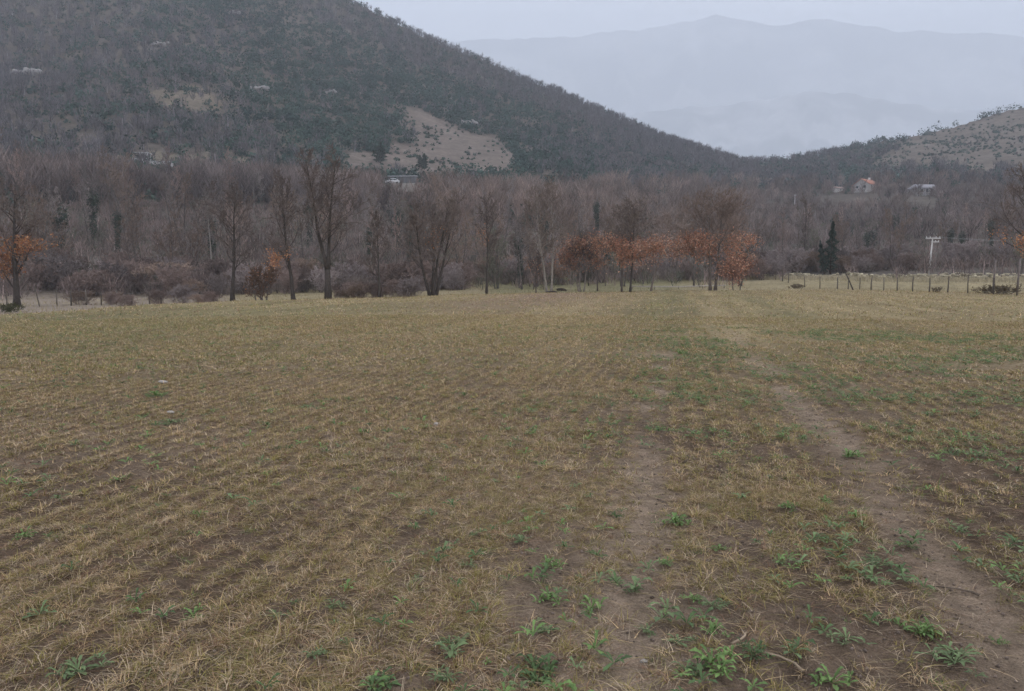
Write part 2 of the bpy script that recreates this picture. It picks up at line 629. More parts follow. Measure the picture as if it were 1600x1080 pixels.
        cc = cols[g.integers(0, len(cols), n)] * g.uniform(.7, 1.25, (n, 1))
        mb.quads(np.stack([c - u, c + v, c + u, c - v], 1), cc)
        return mb


def leafy(n, ctr, rad, size, cols, g, mb, shell=.55, up=.3):
    """n leaf clumps spread through an ellipsoid"""
    d = g.normal(size=(n, 3))
    d /= np.linalg.norm(d, axis=1, keepdims=True)
    rr = shell + (1 - shell) * g.random((n, 1))
    rr = np.where(g.random((n, 1)) < .25, g.random((n, 1)), rr)
    c = np.array(ctr) + d * rr * np.array(rad)
    nrm = d + g.normal(size=(n, 3)) * .6 + np.array([0, 0, up])
    u = np.cross(nrm, g.normal(size=(n, 3)))
    u /= np.linalg.norm(u, axis=1, keepdims=True) + 1e-9
    v = np.cross(nrm, u)
    v /= np.linalg.norm(v, axis=1, keepdims=True) + 1e-9
    s = size * g.uniform(.6, 1.4, (n, 1))
    cols = np.array(cols)
    cc = cols[g.integers(0, len(cols), n)] * g.uniform(.7, 1.3, (n, 1))
    mb.quads(np.stack([c - u * s, c + v * s * .6, c + u * s, c - v * s * .6], 1), cc)


RUST = [(.40, .185, .115), (.32, .145, .092), (.46, .28, .185), (.27, .150, .102)]
ORANGE = [(.38, .175, .075), (.31, .125, .062), (.43, .23, .12), (.25, .12, .07)]


def plant_tree(tr, name, label, px, D, cat='tree', group=None, leaves=None, ivy=None, rz=0.0):
    X, Y, Z = at(px, D)
    t = thing(name, label, cat, (X, Y, Z), rz, group)
    tr.trunk.build('trunk', M_BARK, t, smooth=True)
    tr.crown_mb().build('crown', M_FINE, t)
    if leaves:
        tr.leaf_mb(*leaves[0], **leaves[1]).build('leaves', M_DRYLEAF, t)
    if ivy:
        mb = MB()
        g = np.random.default_rng(int(px))
        for (z0, z1, rad, n) in ivy:
            leafy(n, (0, 0, (z0 + z1) / 2), (rad, rad, (z1 - z0) / 2), .10, [(.030, .045, .028), (.022, .036, .022), (.04, .055, .03)], g, mb, shell=.5)
        mb.build('ivy', M_LEAF, t)
    return t


def hgt(topy, px, D):
    """height of something whose foot is on the ground at (px, D) and whose top shows at photo row topy"""
    x, y, z = ray(px, topy)
    return EYE + z / y * D - at(px, D)[2]


G1 = 'trees along the far edge of the field'
DK = (.048, .039, .033)
F = plant_tree
F(Tree(1, hgt(298, 27, 60), r=.27, cbase=.16, spread=3.1, limbs=22, bcol=DK, vase=.2), 'oak_tree',
  'thick trunked oak with orange leaves beside the leaning fence post', 24, 60, group=G1, leaves=((2600, 1.7, 5.2, ORANGE), dict(size=.06)))
F(Tree(2, hgt(296, 362, 66), r=.19, cbase=.26, spread=3.0, limbs=20, bcol=DK), 'bare_tree',
  'bare tree with one straight trunk left of the orange leaved sapling', 362, 66, group=G1)
F(Tree(3, hgt(412, 408, 56), stems=4, r=.06, cbase=.15, spread=1.3, limbs=8, tcol=(.11, .07, .05), vase=.8), 'thorn_bush',
  'small multi stemmed brown bush at the end of the pale meadow', 408, 56, cat='bush', leaves=((160, .8, 2.4, ORANGE), dict(size=.04)))
F(Tree(4, hgt(268, 458, 60), r=.17, cbase=.24, spread=3.0, limbs=19, lean=(-.13, 0), bcol=DK, vase=.35), 'bare_tree',
  'dark leaning tree with a skirt of orange leaves low on its trunk', 458, 60, group=G1, leaves=((420, 1.6, 3.9, ORANGE), dict(size=.055)))
F(Tree(5, hgt(246, 512, 60), r=.23, cbase=.2, spread=3.0, limbs=26, fork=(2.4, .26), bcol=DK, vase=.55), 'bare_tree',
  'tall dark tree whose trunk forks in two above head height', 512, 60, group=G1)
F(Tree(6, hgt(335, 592, 62), r=.10, cbase=.22, spread=2.2, limbs=15, bcol=(.07, .06, .05)), 'bare_tree',
  'slim bare tree between the forked tree and the many stemmed clump', 592, 62, group=G1)
F(Tree(7, hgt(298, 676, 64), stems=4, r=.15, cbase=.2, spread=2.7, limbs=13, bcol=DK, vase=.6), 'bare_tree',
  'broad many stemmed tree with a patch of orange leaves halfway up', 676, 64, group=G1, leaves=((170, 4.0, 5.6, ORANGE), dict(size=.055, xr=(-.3, 1.6))))
F(Tree(8, hgt(305, 760, 68), r=.12, cbase=.3, spread=2.3, limbs=16, bcol=DK, vase=.6), 'bare_tree',
  'slender upright dark tree right of the many stemmed clump', 760, 68, group=G1, leaves=((90, 3.0, 5.5, ORANGE), dict(size=.05, xr=(-2, 0))))
F(Tree(9, hgt(285, 857, 74), stems=2, r=.13, cbase=.24, spread=3.2, limbs=17, bcol=(.22, .19, .16), tcol=(.15, .115, .095), vase=.6), 'bare_tree',
  'pale barked twin stemmed tree with an ample bare crown', 857, 74, group=G1)
F(Tree(10, hgt(392, 838, 74), r=.07, cbase=.25, spread=1.3, limbs=12, bcol=(.09, .07, .06)), 'sapling',
  'small sapling with a few rusty leaves beside the pale twin trunks', 838, 74, group=G1, leaves=((150, 1.2, 4, RUST), dict(size=.05)))
F(Tree(11, hgt(368, 905, 80), stems=3, r=.09, cbase=.4, spread=2.7, limbs=13, bcol=(.16, .13, .11), vase=.12), 'hornbeam_tree',
  'three stemmed tree with the densest rust red crown of the row', 908, 80, group='rust leaved trees on the meadow',
  leaves=((4200, 1.6, 5.4, RUST), dict(size=.06, clump=.4)))
F(Tree(12, hgt(372, 932, 84), r=.09, cbase=.35, spread=2.0, limbs=12, bcol=(.08, .06, .05), vase=.3), 'hornbeam_tree',
  'rust leaved tree just behind and right of the densest red crown', 934, 84, group='rust leaved trees on the meadow', leaves=((2000, 2.2, 5.6, RUST), dict(size=.058, clump=.4)))
F(Tree(13, hgt(325, 972, 72), r=.09, cbase=.3, spread=2.9, limbs=19, bcol=(.09, .07, .06), vase=.15), 'hornbeam_tree',
  'tall slim tree, bare above, thin red leaves below, with straight stem', 972, 72, group='rust leaved trees on the meadow', leaves=((1300, 2.0, 4.8, RUST), dict(size=.055, clump=.4)))
F(Tree(14, hgt(318, 986, 70), r=.11, cbase=.26, spread=3.2, limbs=20, lean=(.05, 0), bcol=DK, vase=.12), 'hornbeam_tree',
  'dark stemmed tree with red leaves leaning slightly to the right', 985, 70, group='rust leaved trees on the meadow', leaves=((2300, 1.5, 4.6, RUST), dict(size=.064, clump=.4)))
F(Tree(15, hgt(335, 1018, 72), r=.10, cbase=.28, spread=3.4, limbs=20, lean=(.08, 0), bcol=(.14, .11, .09), tcol=(.23, .18, .155), vase=.08), 'hornbeam_tree',
  'tree with a bent pale stem and a wide skirt of pinkish leaves', 1017, 72, group='rust leaved trees on the meadow',
  leaves=((2300, 1.6, 4.6, RUST + [(.42, .30, .23)]), dict(size=.058, clump=.45)))
F(Tree(16, hgt(300, 1115, 74), stems=2, r=.15, cbase=.18, spread=4.4, limbs=22, bcol=(.13, .105, .085), tcol=(.15, .11, .09), vase=.08), 'hornbeam_tree',
  'largest rust leaved tree, two stems, leaves hanging low on its right', 1114, 74, group='rust leaved trees on the meadow',
  leaves=((4600, .9, 5.2, RUST), dict(size=.07, clump=.35)))
F(Tree(17, hgt(398, 1150, 73), stems=2, r=.06, cbase=.12, spread=1.8, limbs=12, vase=.1, tcol=(.21, .12, .09)), 'hornbeam_tree',
  'low drooping bush of red leaves at the right foot of the largest tree', 1152, 73, group='rust leaved trees on the meadow',
  leaves=((1600, .4, 4, RUST), dict(size=.06, clump=.4)))
F(Tree(18, hgt(262, 1612, 62), r=.2, cbase=.2, spread=3.9, limbs=26, bcol=DK, vase=.15, tcol=(.13, .10, .085)), 'oak_tree',
  'dark bare oak with orange leaves at the far right of the wall', 1612, 62, group=G1, leaves=((900, 2.6, 5.2, ORANGE), dict(size=.06)))
F(Tree(19, hgt(306, 1256, 118), r=.13, cbase=.25, spread=2.7, limbs=15, bcol=DK), 'bare_tree',
  'thin dark bare tree left of the dark conifer above the fence', 1255, 118, group=G1)

# wood: prototypes copied over the valley floor
PROTO = []
GREY, BROWN, PINK, OLIVE = (.160, .135, .125), (.155, .112, .088), (.220, .160, .138), (.120, .115, .085)
for k, (kind, kw) in enumerate((
        ('broad', dict(h=11.5, r=.16, cbase=.25, spread=3.3, limbs=15, tcol=GREY)),
        ('broad', dict(h=12.5, r=.18, cbase=.3, spread=3.5, limbs=15, tcol=BROWN, stems=2)),
        ('slender', dict(h=12.5, r=.12, cbase=.35, spread=2.3, limbs=15, tcol=PINK, vase=.8)),
        ('slender', dict(h=13.5, r=.13, cbase=.4, spread=2.2, limbs=15, tcol=GREY, vase=.8, bcol=(.15, .132, .118))),
        ('bushy', dict(h=9, r=.10, cbase=.15, spread=2.8, limbs=10, tcol=BROWN, stems=3, vase=.6)),
        ('bushy', dict(h=8, r=.10, cbase=.15, spread=2.6, limbs=10, tcol=OLIVE, stems=3, vase=.5)),
        ('ivy-clad', dict(h=11, r=.15, cbase=.35, spread=2.2, limbs=13, tcol=GREY, vase=.5)),
        ('ivy-clad', dict(h=9.5, r=.15, cbase=.4, spread=2.0, limbs=12, tcol=GREY, vase=.5)))):
    h = kw.pop('h')
    tr = Tree(200 + k, h, tw=1.8, n2=5, n3=4, n4=3, **kw)
    parts = [('trunk', tr.trunk.data('trunk', M_BARK, True)), ('crown', tr.crown_mb().data('crown', M_TWIG))]
    if kind == 'ivy-clad':
        mb = MB()
        g = np.random.default_rng(50 + k)
        for z0, z1, rad, n in ((.2, h * .5, .55, 450), (h * .3, h * .82, .8, 500), (h * .5, h * .75, 1.2, 200)):
            leafy(n, (g.uniform(-.2, .2), 0, (z0 + z1) / 2), (rad, rad, (z1 - z0) / 2), .13, [(.030, .044, .030), (.022, .036, .024), (.04, .052, .034)], g, mb)
        parts.append(('ivy', mb.data('ivy', M_LEAF)))
    PROTO.append((kind, h, parts))
SHRUB = []
for k, (kind, kw) in enumerate((
        ('reddish', dict(h=3.0, tcol=(.165, .122, .106))), ('grey', dict(h=3.4, tcol=(.200, .165, .155))), ('brown', dict(h=2.6, tcol=(.20, .145, .112))))):
    h = kw.pop('h')
    tr = Tree(300 + k, h, stems=9, r=.03, cbase=.06, spread=1.7, limbs=7, vase=.35, n2=5, n3=4, n4=3, tw=1.1, bcol=(.12, .09, .08), **kw)
    SHRUB.append((kind, h, [('stems', tr.trunk.data('stems', M_BARK, True)), ('twigs', tr.crown_mb().data('twigs', M_TWIG))]))

LAND = [(-400, 'frame edge'), (24, 'orange oak'), (230, 'leaning post'), (362, 'straight tree'), (458, 'leaning tree'), (512, 'forked tree'), (592, 'slim tree'),
        (676, 'clump tree'), (760, 'slender tree'), (857, 'twin trunks'), (920, 'densest red'), (1017, 'bent stem'),
        (1114, 'largest red'), (1256, 'thin tree'), (1297, 'dark conifer'), (1454, 'utility pole'), (1610, 'right oak'), (2200, 'frame edge')]
ORD = ['first', 'second', 'third', 'fourth', 'fifth', 'sixth', 'seventh', 'eighth', 'ninth', 'tenth', 'eleventh', 'twelfth']
pending = []


def scatter(n, d0, d1, p0, p1, mind, taken):
    out = []
    tries = 0
    while len(out) < n and tries < n * 60:
        tries += 1
        D = math.sqrt(random.uniform(d0 * d0, d1 * d1))
        px = random.uniform(p0, p1)
        X = (px - 800) / FPX * D
        md = mind * (1 + (D - d0) / 200)
        if all((X - a) ** 2 + (D - b) ** 2 > md * md for a, b in taken):
            taken.append((X, D))
            out.append((px, D))
    return out


taken = []
HOUSES = [(1348, slope_at(1348, 297)), (1438, slope_at(1438, 303)), (1300, slope_at(1300, 300))]
DWALL, DLOW, DSHEL = slope_at(631, 297), slope_at(250, 306), slope_at(229, 252)


def place(protos, k, px, D, sc, name, word, where, group, cat, rz=None):
    kind, h, parts = protos[k]
    X, Y, Z = at(px, D)
    t = thing(name, None, cat, (X, Y, Z - .1), random.uniform(0, 6.28) if rz is None else rz, group)
    t.scale = (sc * random.uniform(.9, 1.15), sc * random.uniform(.9, 1.15), sc) if cat == 'tree' else (sc * random.uniform(.9, 1.7), sc * random.uniform(.9, 1.7), sc)
    for nm_, me in parts:
        o = bpy.data.objects.new(nm_, me)
        COL.objects.link(o)
        o.parent = t
    i = max(j for j in range(len(LAND)) if LAND[j][0] <= px)
    if LAND[i][1] == 'frame edge':
        sec = 'left of the orange oak'
    elif i == len(LAND) - 2:
        sec = 'right of the right oak'
    else:
        sec = 'between %s and %s' % (LAND[i][1], LAND[i + 1][1])
    pending.append((t, '%s %s %s' % (kind, word, where), sec, px))
    return t


for px, D in scatter(80, 92, 112, -260, 1860, 3.6, taken):
    if (1190 < px < 1560 and D < 106) or 1425 < px < 1482:
        continue
    k = random.choices(range(8), (4, 4, 4, 3, 4, 3, 1.6, 1.4))[0]
    place(PROTO, k, px, D, random.uniform(.62, .95) * (.72 if px > 1180 else 1), 'bare_tree', 'bare tree', 'in wood front', 'trees of the valley wood', 'tree')
for px, D in scatter(90, 112, 150, -260, 1860, 4.2, taken):
    if 1432 < px < 1475 and D < 126:
        continue
    k = random.choices(range(8), (4, 4, 4, 3, 3, 2, 1.4, 1))[0]
    place(PROTO, k, px, D, random.uniform(.75, 1.0) * (.75 if px > 1180 else 1), 'bare_tree', 'bare tree', 'mid wood', 'trees of the valley wood', 'tree')
for px, D in scatter(80, 150, 195, -260, 1860, 5, taken):
    k = random.choices(range(8), (4, 4, 4, 3, 2, 2, 1, 1))[0]
    place(PROTO, k, px, D, random.uniform(.75, 1.0) * (.8 if px > 1180 else 1), 'bare_tree', 'bare tree', 'deep in wood', 'trees of the valley wood', 'tree')
for px, D, sc, k in ((100, 99, .95, 6), (332, 108, .95, 7), (812, 96, .85, 6), (1500, 120, .62, 7), (150, 118, 1.0, 6), (640, 112, .8, 7), (905, 112, .8, 7), (1545, 128, .7, 6)):
    place(PROTO, k, px, D, sc, 'bare_tree', 'bare tree', 'in wood front', 'trees of the valley wood', 'tree')
st = []
for px, D in scatter(80, 82, 98, -220, 720, 1.6, st) + scatter(26, 99, 109, 700, 1240, 2.2, st) + scatter(50, 106, 116, 1180, 1850, 2.0, st):
    if 1436 < px < 1470:
        continue
    place(SHRUB, random.choices(range(3), (3, 3, 2))[0], px, D, random.uniform(.7, 1.25), 'shrub', 'leafless shrub', 'at wood foot', 'leafless shrubs along the wood', 'shrub')
for px, D in scatter(9, 58, 66, 100, 350, 1.5, st) + scatter(13, 62, 68, 525, 650, 1.0, st):
    place(SHRUB, random.choices(range(3), (3, 1, 3))[0], px, D, random.uniform(.3, .55), 'shrub', 'low shrub', 'at field edge', 'low shrubs at the field edge', 'shrub')
groups = {}
for it in pending:
    groups.setdefault((it[1], it[2]), []).append(it)
for (base, sec), its in groups.items():
    its.sort(key=lambda i: i[3])
    for k, it in enumerate(its):
        it[0]['label'] = '%s %s' % (base, sec) + ('' if len(its) == 1 else ', %s from left' % (ORD[k] if k < len(ORD) else 'last'))


# evergreens standing alone
def conifer(label, px, D, topy, wid, lean=0.0, loose=.0, seed=0, name='conifer', group=None):
    X, Y, Z = at(px, D)
    h = hgt(topy, px, D)
    w = wid / FPX * D / 2
    g = np.random.default_rng(seed + 900)
    t = thing(name, label, 'conifer', (X, Y, Z), 0, group)
    mb = MB()
    mb.tube([(0, 0, -.2), (lean * h * .5, 0, h * .5), (lean * h, 0, h * .96)], [.03 * h * .7, .02 * h * .6, .01], 6, c=(.06, .045, .035))
    mb.build('trunk', M_BARK, t)
    mb = MB()
    n = 3200
    zz = g.random(n) ** .8
    zz = .08 + .92 * zz
    prof = np.minimum(1, (1 - zz) * 1.9 + .08) * (.7 + .3 * np.sin(zz * 40 + g.random() * 6)) * (.75 + .5 * vn(zz * 9, g.random(n) * 3, seed))
    a = g.random(n) * 6.283
    rr = prof * w * np.sqrt(g.uniform(.15, 1, n))
    c = np.stack([rr * np.cos(a) + lean * h * zz, rr * np.sin(a), zz * h], 1)
    u = np.stack([np.cos(a), np.sin(a), g.uniform(-.2, .7, n)], 1) + g.normal(size=(n, 3)) * .4
    u /= np.linalg.norm(u, axis=1, keepdims=True)
    v = np.cross(u, g.normal(size=(n, 3)))
    v /= np.linalg.norm(v, axis=1, keepdims=True)
    s = g.uniform(.05, .11, (n, 1)) * w * 1.6
    cc = np.array([.030, .046, .034]) * g.uniform(.65, 1.5, (n, 1))
    mb.quads(np.stack([c - u * s, c + v * s * .4, c + u * s, c - v * s * .4], 1), cc)
    mb.build('crown', M_LEAF, t)


conifer('ragged dark green conifer standing behind the wire fence', 1297, 105, 346, 22, .02, seed=1)
conifer('short dark conifer leaning left against the ragged dark conifer', 1288, 104, 376, 15, -.16, seed=2)
conifer('taller dark conifer of the pair on the tan clearing', 665, slope_at(665, 266), 240, 13, seed=3, group='conifers on the clearing')
conifer('shorter dark conifer of the pair on the tan clearing', 658, slope_at(658, 263), 242, 10, seed=4, group='conifers on the clearing')
conifer('broad dark conifer at the lower left corner of the clearing', 597, slope_at(597, 255), 222, 22, seed=5, group='conifers on the clearing')
conifer('pointed dark conifer above the pale grey roofed house', 1456, slope_at(1456, 284), 262, 13, seed=6)


# ----------------------------------------------------------------------------- massed woodland
def quad_clumps(mb, base, h, w, K, size, col, g, shell=.5):
    """evergreen shrubs: base (N,3), h, w (N,) col (N,3)"""
    N = len(base)
    d = g.normal(size=(N, K, 3))
    d /= np.linalg.norm(d, axis=2, keepdims=True)
    d[..., 2] = np.abs(d[..., 2]) * 1.0 - .25
    rr = shell + (1 - shell) * g.random((N, K, 1))
    lob = .75 + .5 * g.random((N, K, 1))
    ctr = base[:, None, :] + np.stack([d[..., 0] * w[:, None], d[..., 1] * w[:, None], h[:, None] * (.30 + .62 * d[..., 2])], -1) * rr * lob
    nrm = d + g.normal(size=d.shape) * .55
    u = np.cross(nrm, g.normal(size=d.shape))
    u /= np.linalg.norm(u, axis=2, keepdims=True) + 1e-9
    v = np.cross(nrm, u)
    v /= np.linalg.norm(v, axis=2, keepdims=True) + 1e-9
    s = (size[:, None, None] if np.ndim(size) else size) * g.uniform(.55, 1.35, (N, K, 1))
    P = np.stack([ctr - u * s, ctr + v * s * .7, ctr + u * s, ctr - v * s * .7], 2).reshape(-1, 4, 3)
    c = (col[:, None, :] * g.uniform(.7, 1.3, (N, K, 1))).reshape(-1, 3)
    mb.quads(P, c)


def bare_ribbons(mb, base, h, w, K, wid, col, g):
    """leafless trees: trunk strips and a fan of fine strips"""
    N = len(base)
    phi = g.random((N, K)) * 6.283
    z0 = g.uniform(.12, .72, (N, K))
    rho = g.random((N, K)) ** .6
    p0 = base[:, None, :] + np.stack([np.cos(phi) * w[:, None] * rho * .55, np.sin(phi) * w[:, None] * rho * .55, z0 * h[:, None]], -1)
    L = h[:, None] * g.uniform(.14, .3, (N, K))
    ph2 = phi + g.normal(size=(N, K)) * .7
    o = .25 + .5 * rho * (1 - .5 * z0)
    d = np.stack([np.cos(ph2) * o, np.sin(ph2) * o, np.full((N, K), .9)], -1)
    p1 = p0 + d * L[..., None]
    # trunk
    p0[:, 0] = base
    p1[:, 0] = base + np.stack([g.normal(size=N) * .3, g.normal(size=N) * .3, h * .7], -1)
    ww = np.full((N, K, 1), 1.0) * wid * g.uniform(.6, 1.4, (N, K, 1))
    ww[:, 0] = wid * 2.4
    side = np.cross(p1 - p0, g.normal(size=p0.shape))
    side /= np.linalg.norm(side, axis=2, keepdims=True) + 1e-9
    P = np.stack([p0 - side * ww, p0 + side * ww, p1 + side * ww * .35, p1 - side * ww * .35], 2).reshape(-1, 4, 3)
    c = col[:, None, :] * g.uniform(.7, 1.35, (N, K, 1))
    c[:, 0] *= np.where(g.random((N, 1)) < .4, 1.7, .5)
    mb.quads(P, c.reshape(-1, 3))


def sample_slope(n, r0, r1fun, t0, t1, g):
    th = g.uniform(t0, t1, n)
    r1 = r1fun(th)
    r = np.sqrt(g.random(n) * (r1 ** 2 - r0 * r0) + r0 * r0)
    x, y = r * np.sin(th), r * np.cos(th)
    z = height(x, y, False)
    return x, y, z, th, r


g = np.random.default_rng(77)
_tt = np.linspace(-.95, .95, 300)
_tE, _tD = np.interp(_tt, _ra, _re), np.interp(_tt, _ra, _rd)
_tR = 95 + np.clip(.100 / np.maximum(_tE, .13), 0, .93) ** 1.39 * (_tD - 95)


def wood_end(t):
    return np.interp(t, _tt, _tR)


# far part of the valley wood
x, y, z, th, r = sample_slope(3200, 175, lambda t: wood_end(t) + 15, az(-250), az(1850), g)
px, py = to_px(x, y, z)
A, B, Cc, Dd = clearing(px, py)
ok = ~(A | B)
hx = np.zeros(len(x), bool)
for p, d in HOUSES:
    hx |= (np.abs(px - p) < 24) & (r > d - 38) & (r < d + 14)
hx |= (px > 590) & (px < 664) & (r > DWALL - 45) & (r < DWALL + 3)
hx |= (px > 205) & (px < 290) & (r > DSHEL - 30) & (r < DSHEL + 6)
ok &= ~hx
x, y, z, px, py, r = (a[ok] for a in (x, y, z, px, py, r))
n = len(x)
ever = g.random(n) < .07 + .10 * sstep(.5, .65, fbm(x / 35, y / 35, 2, 40))
mix = fbm(x / 30, y / 30, 2, 41)[:, None]
pinkz = (sstep(580, 700, px) * (1 - sstep(1120, 1300, px)))[:, None]
col = np.array([.138, .115, .112]) * (1 - mix) + np.array([.165, .122, .102]) * mix
col = col * (1 - .5 * pinkz) + np.array([.195, .142, .114]) * .5 * pinkz
col *= g.uniform(.5, 1.45, (n, 1)) * (.7 + .6 * fbm(x / 14, y / 14, 2, 45))[:, None]
base = np.stack([x, y, z - .2], -1)
h = g.uniform(5, 10.5, n) * np.where(px > 1180, .7, 1)
h = np.where((px > 225) & (px < 276) & (r > DLOW - 22) & (r < DLOW + 3), h * .28, h)
mb = MB()
b = ~ever
bare_ribbons(mb, base[b], h[b], h[b] * .30, 110, .055, col[b], g)
quad_clumps(mb, base[ever], h[ever] * .65, h[ever] * .25, 90, .42, np.array([.048, .064, .050]) * g.uniform(.7, 1.3, (ever.sum(), 1)), g)
# undergrowth of the wood floor
x, y, z, th, r = sample_slope(5200, 92, lambda t: wood_end(t), az(-250), az(1850), g)
px, py = to_px(x, y, z)
ok = ~((px > 1170) & (r < 104))
for p, d in HOUSES:
    ok &= ~((np.abs(px - p) < 24) & (r > d - 30) & (r < d + 14))
ok &= ~((px > 590) & (px < 664) & (r > DWALL - 45) & (r < DWALL + 3))
x, y, z = x[ok], y[ok], z[ok]
n = len(x)
h = g.uniform(1.6, 3.6, n)
col = np.array([.165, .125, .112]) * g.uniform(.6, 1.3, (n, 1)) * np.where(g.random((n, 1)) < .15, np.array([[.55, .75, .6]]), 1)
bare_ribbons(mb, np.stack([x, y, z - .1], -1), h, h * .6, 60, .03, col, g)
# brush that closes the foot of the wood
n = 1700
th = g.uniform(az(-250), az(1850), n)
d0 = np.interp(th, [az(-250), az(690), az(740), az(1150), az(1190), az(1900)], [80, 88, 97, 99, 107, 103])
r = d0 / np.cos(th) + 8 * (fbm(th * 40, th * 0, 3, 46) - .4) + 15 * g.random(n) ** 1.6
x, y = r * np.sin(th), r * np.cos(th)
z = height(x, y, False)
h = g.uniform(.7, 2.2, n) * (.5 + 1.0 * fbm(x / 5, y / 5, 2, 47))
_px = to_px(x, y, z)[0]
h = np.where((_px > 1440) & (_px < 1466), h * .35, h)
mixb = fbm(x / 7, y / 7, 2, 43)[:, None]
col = (np.array([.165, .125, .108]) * mixb + np.array([.130, .112, .098]) * (1 - mixb)) * g.uniform(.5, 1.35, (n, 1))
bare_ribbons(mb, np.stack([x, y, z - .1], -1), h, h * .7, 80, .017, col, g)
o = mb.build('far_wood', M_WOODS)
tag(o, 'mass of grey brown leafless trees filling the far valley floor', 'wood', kind='stuff')

# hillside cover
for side, t0, t1, nn, lab in ((0, az(-300), az(1180), 26000, 'mixed scrub of dark evergreens and grey bare trees on the left hill'),
                              (1, az(1180), az(1900), 8500, 'grey green scrub and bare trees on the right hill')):
    x, y, z, th, r = sample_slope(nn, 190, lambda t: np.interp(t, _ra, _rd) + 25, t0, t1, g)
    kk = r > wood_end(th) - 8
    x, y, z, th, r = (a[kk] for a in (x, y, z, th, r))
    px, py = to_px(x, y, z)
    A, B, Cc, Dd = clearing(px, py)
    op = A | B
    half = Cc | Dd
    keep = np.where(op, g.random(len(x)) < np.where(A, .18, .52 + .6 * (1 - sstep(1345, 1450, px))) * (.4 + 2.4 * sstep(.5, .7, fbm(x / 25, y / 25, 2, 44))), np.where(half, g.random(len(x)) < .3, g.random(len(x)) < .82))
    keep &= ~((px > 205) & (px < 290) & (r > DSHEL - 30) & (r < DSHEL + 6))
    keep &= ~((px > 590) & (px < 664) & (r > DWALL - 45) & (r < DWALL + 3))
    for p, d in HOUSES:
        keep &= ~((np.abs(px - p) < 26) & (r > d - 38) & (r < d + 14))
    x, y, z, px, py, r, op, half = (a[keep] for a in (x, y, z, px, py, r, op, half))
    n = len(x)
    ns = fbm(x / 60, y / 60, 3, 50)
    n2 = fbm(x / 18, y / 18, 2, 52)
    if side == 0:
        e = np.exp(-((px - 600 - (py - 150) * .9) / 250.0) ** 2) * .95 + .28
        e = np.where((px < 420) & (py > 110) & (py < 235), np.maximum(e, .45), e)
        e = np.where(px > 930, np.maximum(e * .8, .42), e)
        rp = np.interp(th := np.arctan2(x, y), _ra, _rd)
        e = np.where(r > rp - 90, e * .35, e)
    else:
        e = np.where(px < 1420, .55, .45) * np.ones(n)
    ever = g.random(n) < np.clip(e * (.4 + 1.2 * ns) + (n2 - .5) * .5, 0, .97)
    ever |= op & (g.random(n) < .5)
    big = g.random(n)
    base = np.stack([x, y, z - .15], -1)
    mb = MB()
    E = ever
    h = np.where(op, g.uniform(.9, 2.2, n), np.where(half, g.uniform(1.5, 3.5, n), 2.2 + 5.6 * big ** 2.2))
    w = h * g.uniform(.42, .62, n)
    ce = np.array([.020, .040, .036]) * (1 - n2[:, None]) + np.array([.048, .078, .062]) * n2[:, None]
    ce = ce * g.uniform(.7, 1.3, (n, 1))
    if side == 1:
        ce = ce * 1.2 + np.array([.01, .008, .01])
    quad_clumps(mb, base[E], h[E], w[E], 46, .40 * np.sqrt(h[E] / 4), ce[E], g)
    b = ~E
    cb = np.array([.092, .089, .097]) * (1 - ns[:, None]) + np.array([.110, .096, .096]) * ns[:, None]
    cb = cb * g.uniform(.75, 1.25, (n, 1))
    hb = np.where(op, h * .8, 3.5 + 3.5 * big)
    if side == 1:
        crest = sstep(1240, 1440, px) * sstep(-90, -30, r - np.interp(np.arctan2(x, y), _ra, _rd))
        hb = hb * (1 - .72 * crest)
    bare_ribbons(mb, base[b], hb[b], hb[b] * .36, 52, .095, cb[b], g)
    o = mb.build('hillside_scrub', M_WOODS)
    tag(o, lab, 'scrub', kind='stuff')

# ----------------------------------------------------------------------------- grass of the field
BRIGHT, BLUE, DEEP = (.120, .190, .058), (.118, .162, .070), (.072, .115, .042)
WEEDS = [(962, 806, DEEP, .09), (815, 848, BLUE, .13), (855, 888, BRIGHT, .13), (858, 940, BRIGHT, .14), (925, 946, BRIGHT, .13), (992, 918, BLUE, .12), (962, 903, BLUE, .11),
         (1043, 880, BRIGHT, .09), (858, 984, BLUE, .14), (703, 1004, BLUE, .12), (836, 1044, DEEP, .17), (1012, 978, BLUE, .09), (1056, 815, BRIGHT, .15), (1122, 860, BRIGHT, .10),
         (1085, 940, BRIGHT, .10), (1112, 950, BLUE, .13), (1118, 985, BRIGHT, .13), (1060, 1000, BLUE, .13), (1112, 1045, BRIGHT, .18), (1072, 1042, BLUE, .13), (1219, 888, BLUE, .08),
         (1330, 712, BRIGHT, .16), (1288, 790, BRIGHT, .10), (1418, 846, BLUE, .12), (1440, 988, BRIGHT, .16), (1492, 1036, BLUE, .18), (1300, 1070, BRIGHT, .14),
         (1558, 996, BRIGHT, .07), (735, 885, BLUE, .09), (738, 838, BLUE, .08), (650, 909, BLUE, .09), (266, 663, BLUE, .22), (480, 636, BLUE, .22), (243, 620, BRIGHT, .20),
         (1064, 553, BRIGHT, .24), (302, 958, BRIGHT, .10), (122, 1050, BLUE, .17), (430, 960, BLUE, .11), (490, 1034, BLUE, .10), (520, 945, BLUE, .09), (700, 1066, BLUE, .12),
         (605, 1072, DEEP, .14), (1322, 1000, BLUE, .13), (1380, 880, BLUE, .15), (1230, 800, BRIGHT, .12), (1176, 1030, DEEP, .12), (40, 838, BRIGHT, .13)]
WXY = np.array([ground_at(a, b) for a, b, _, _ in WEEDS])
WR = np.array([w_[3] for w_ in WEEDS])


def near_weed(x, y):
    out = np.zeros(len(x), bool)
    for (a, b), r_ in zip(WXY, WR):
        out |= (x - a) ** 2 + (y - b) ** 2 < (r_ * .85) ** 2
    return out


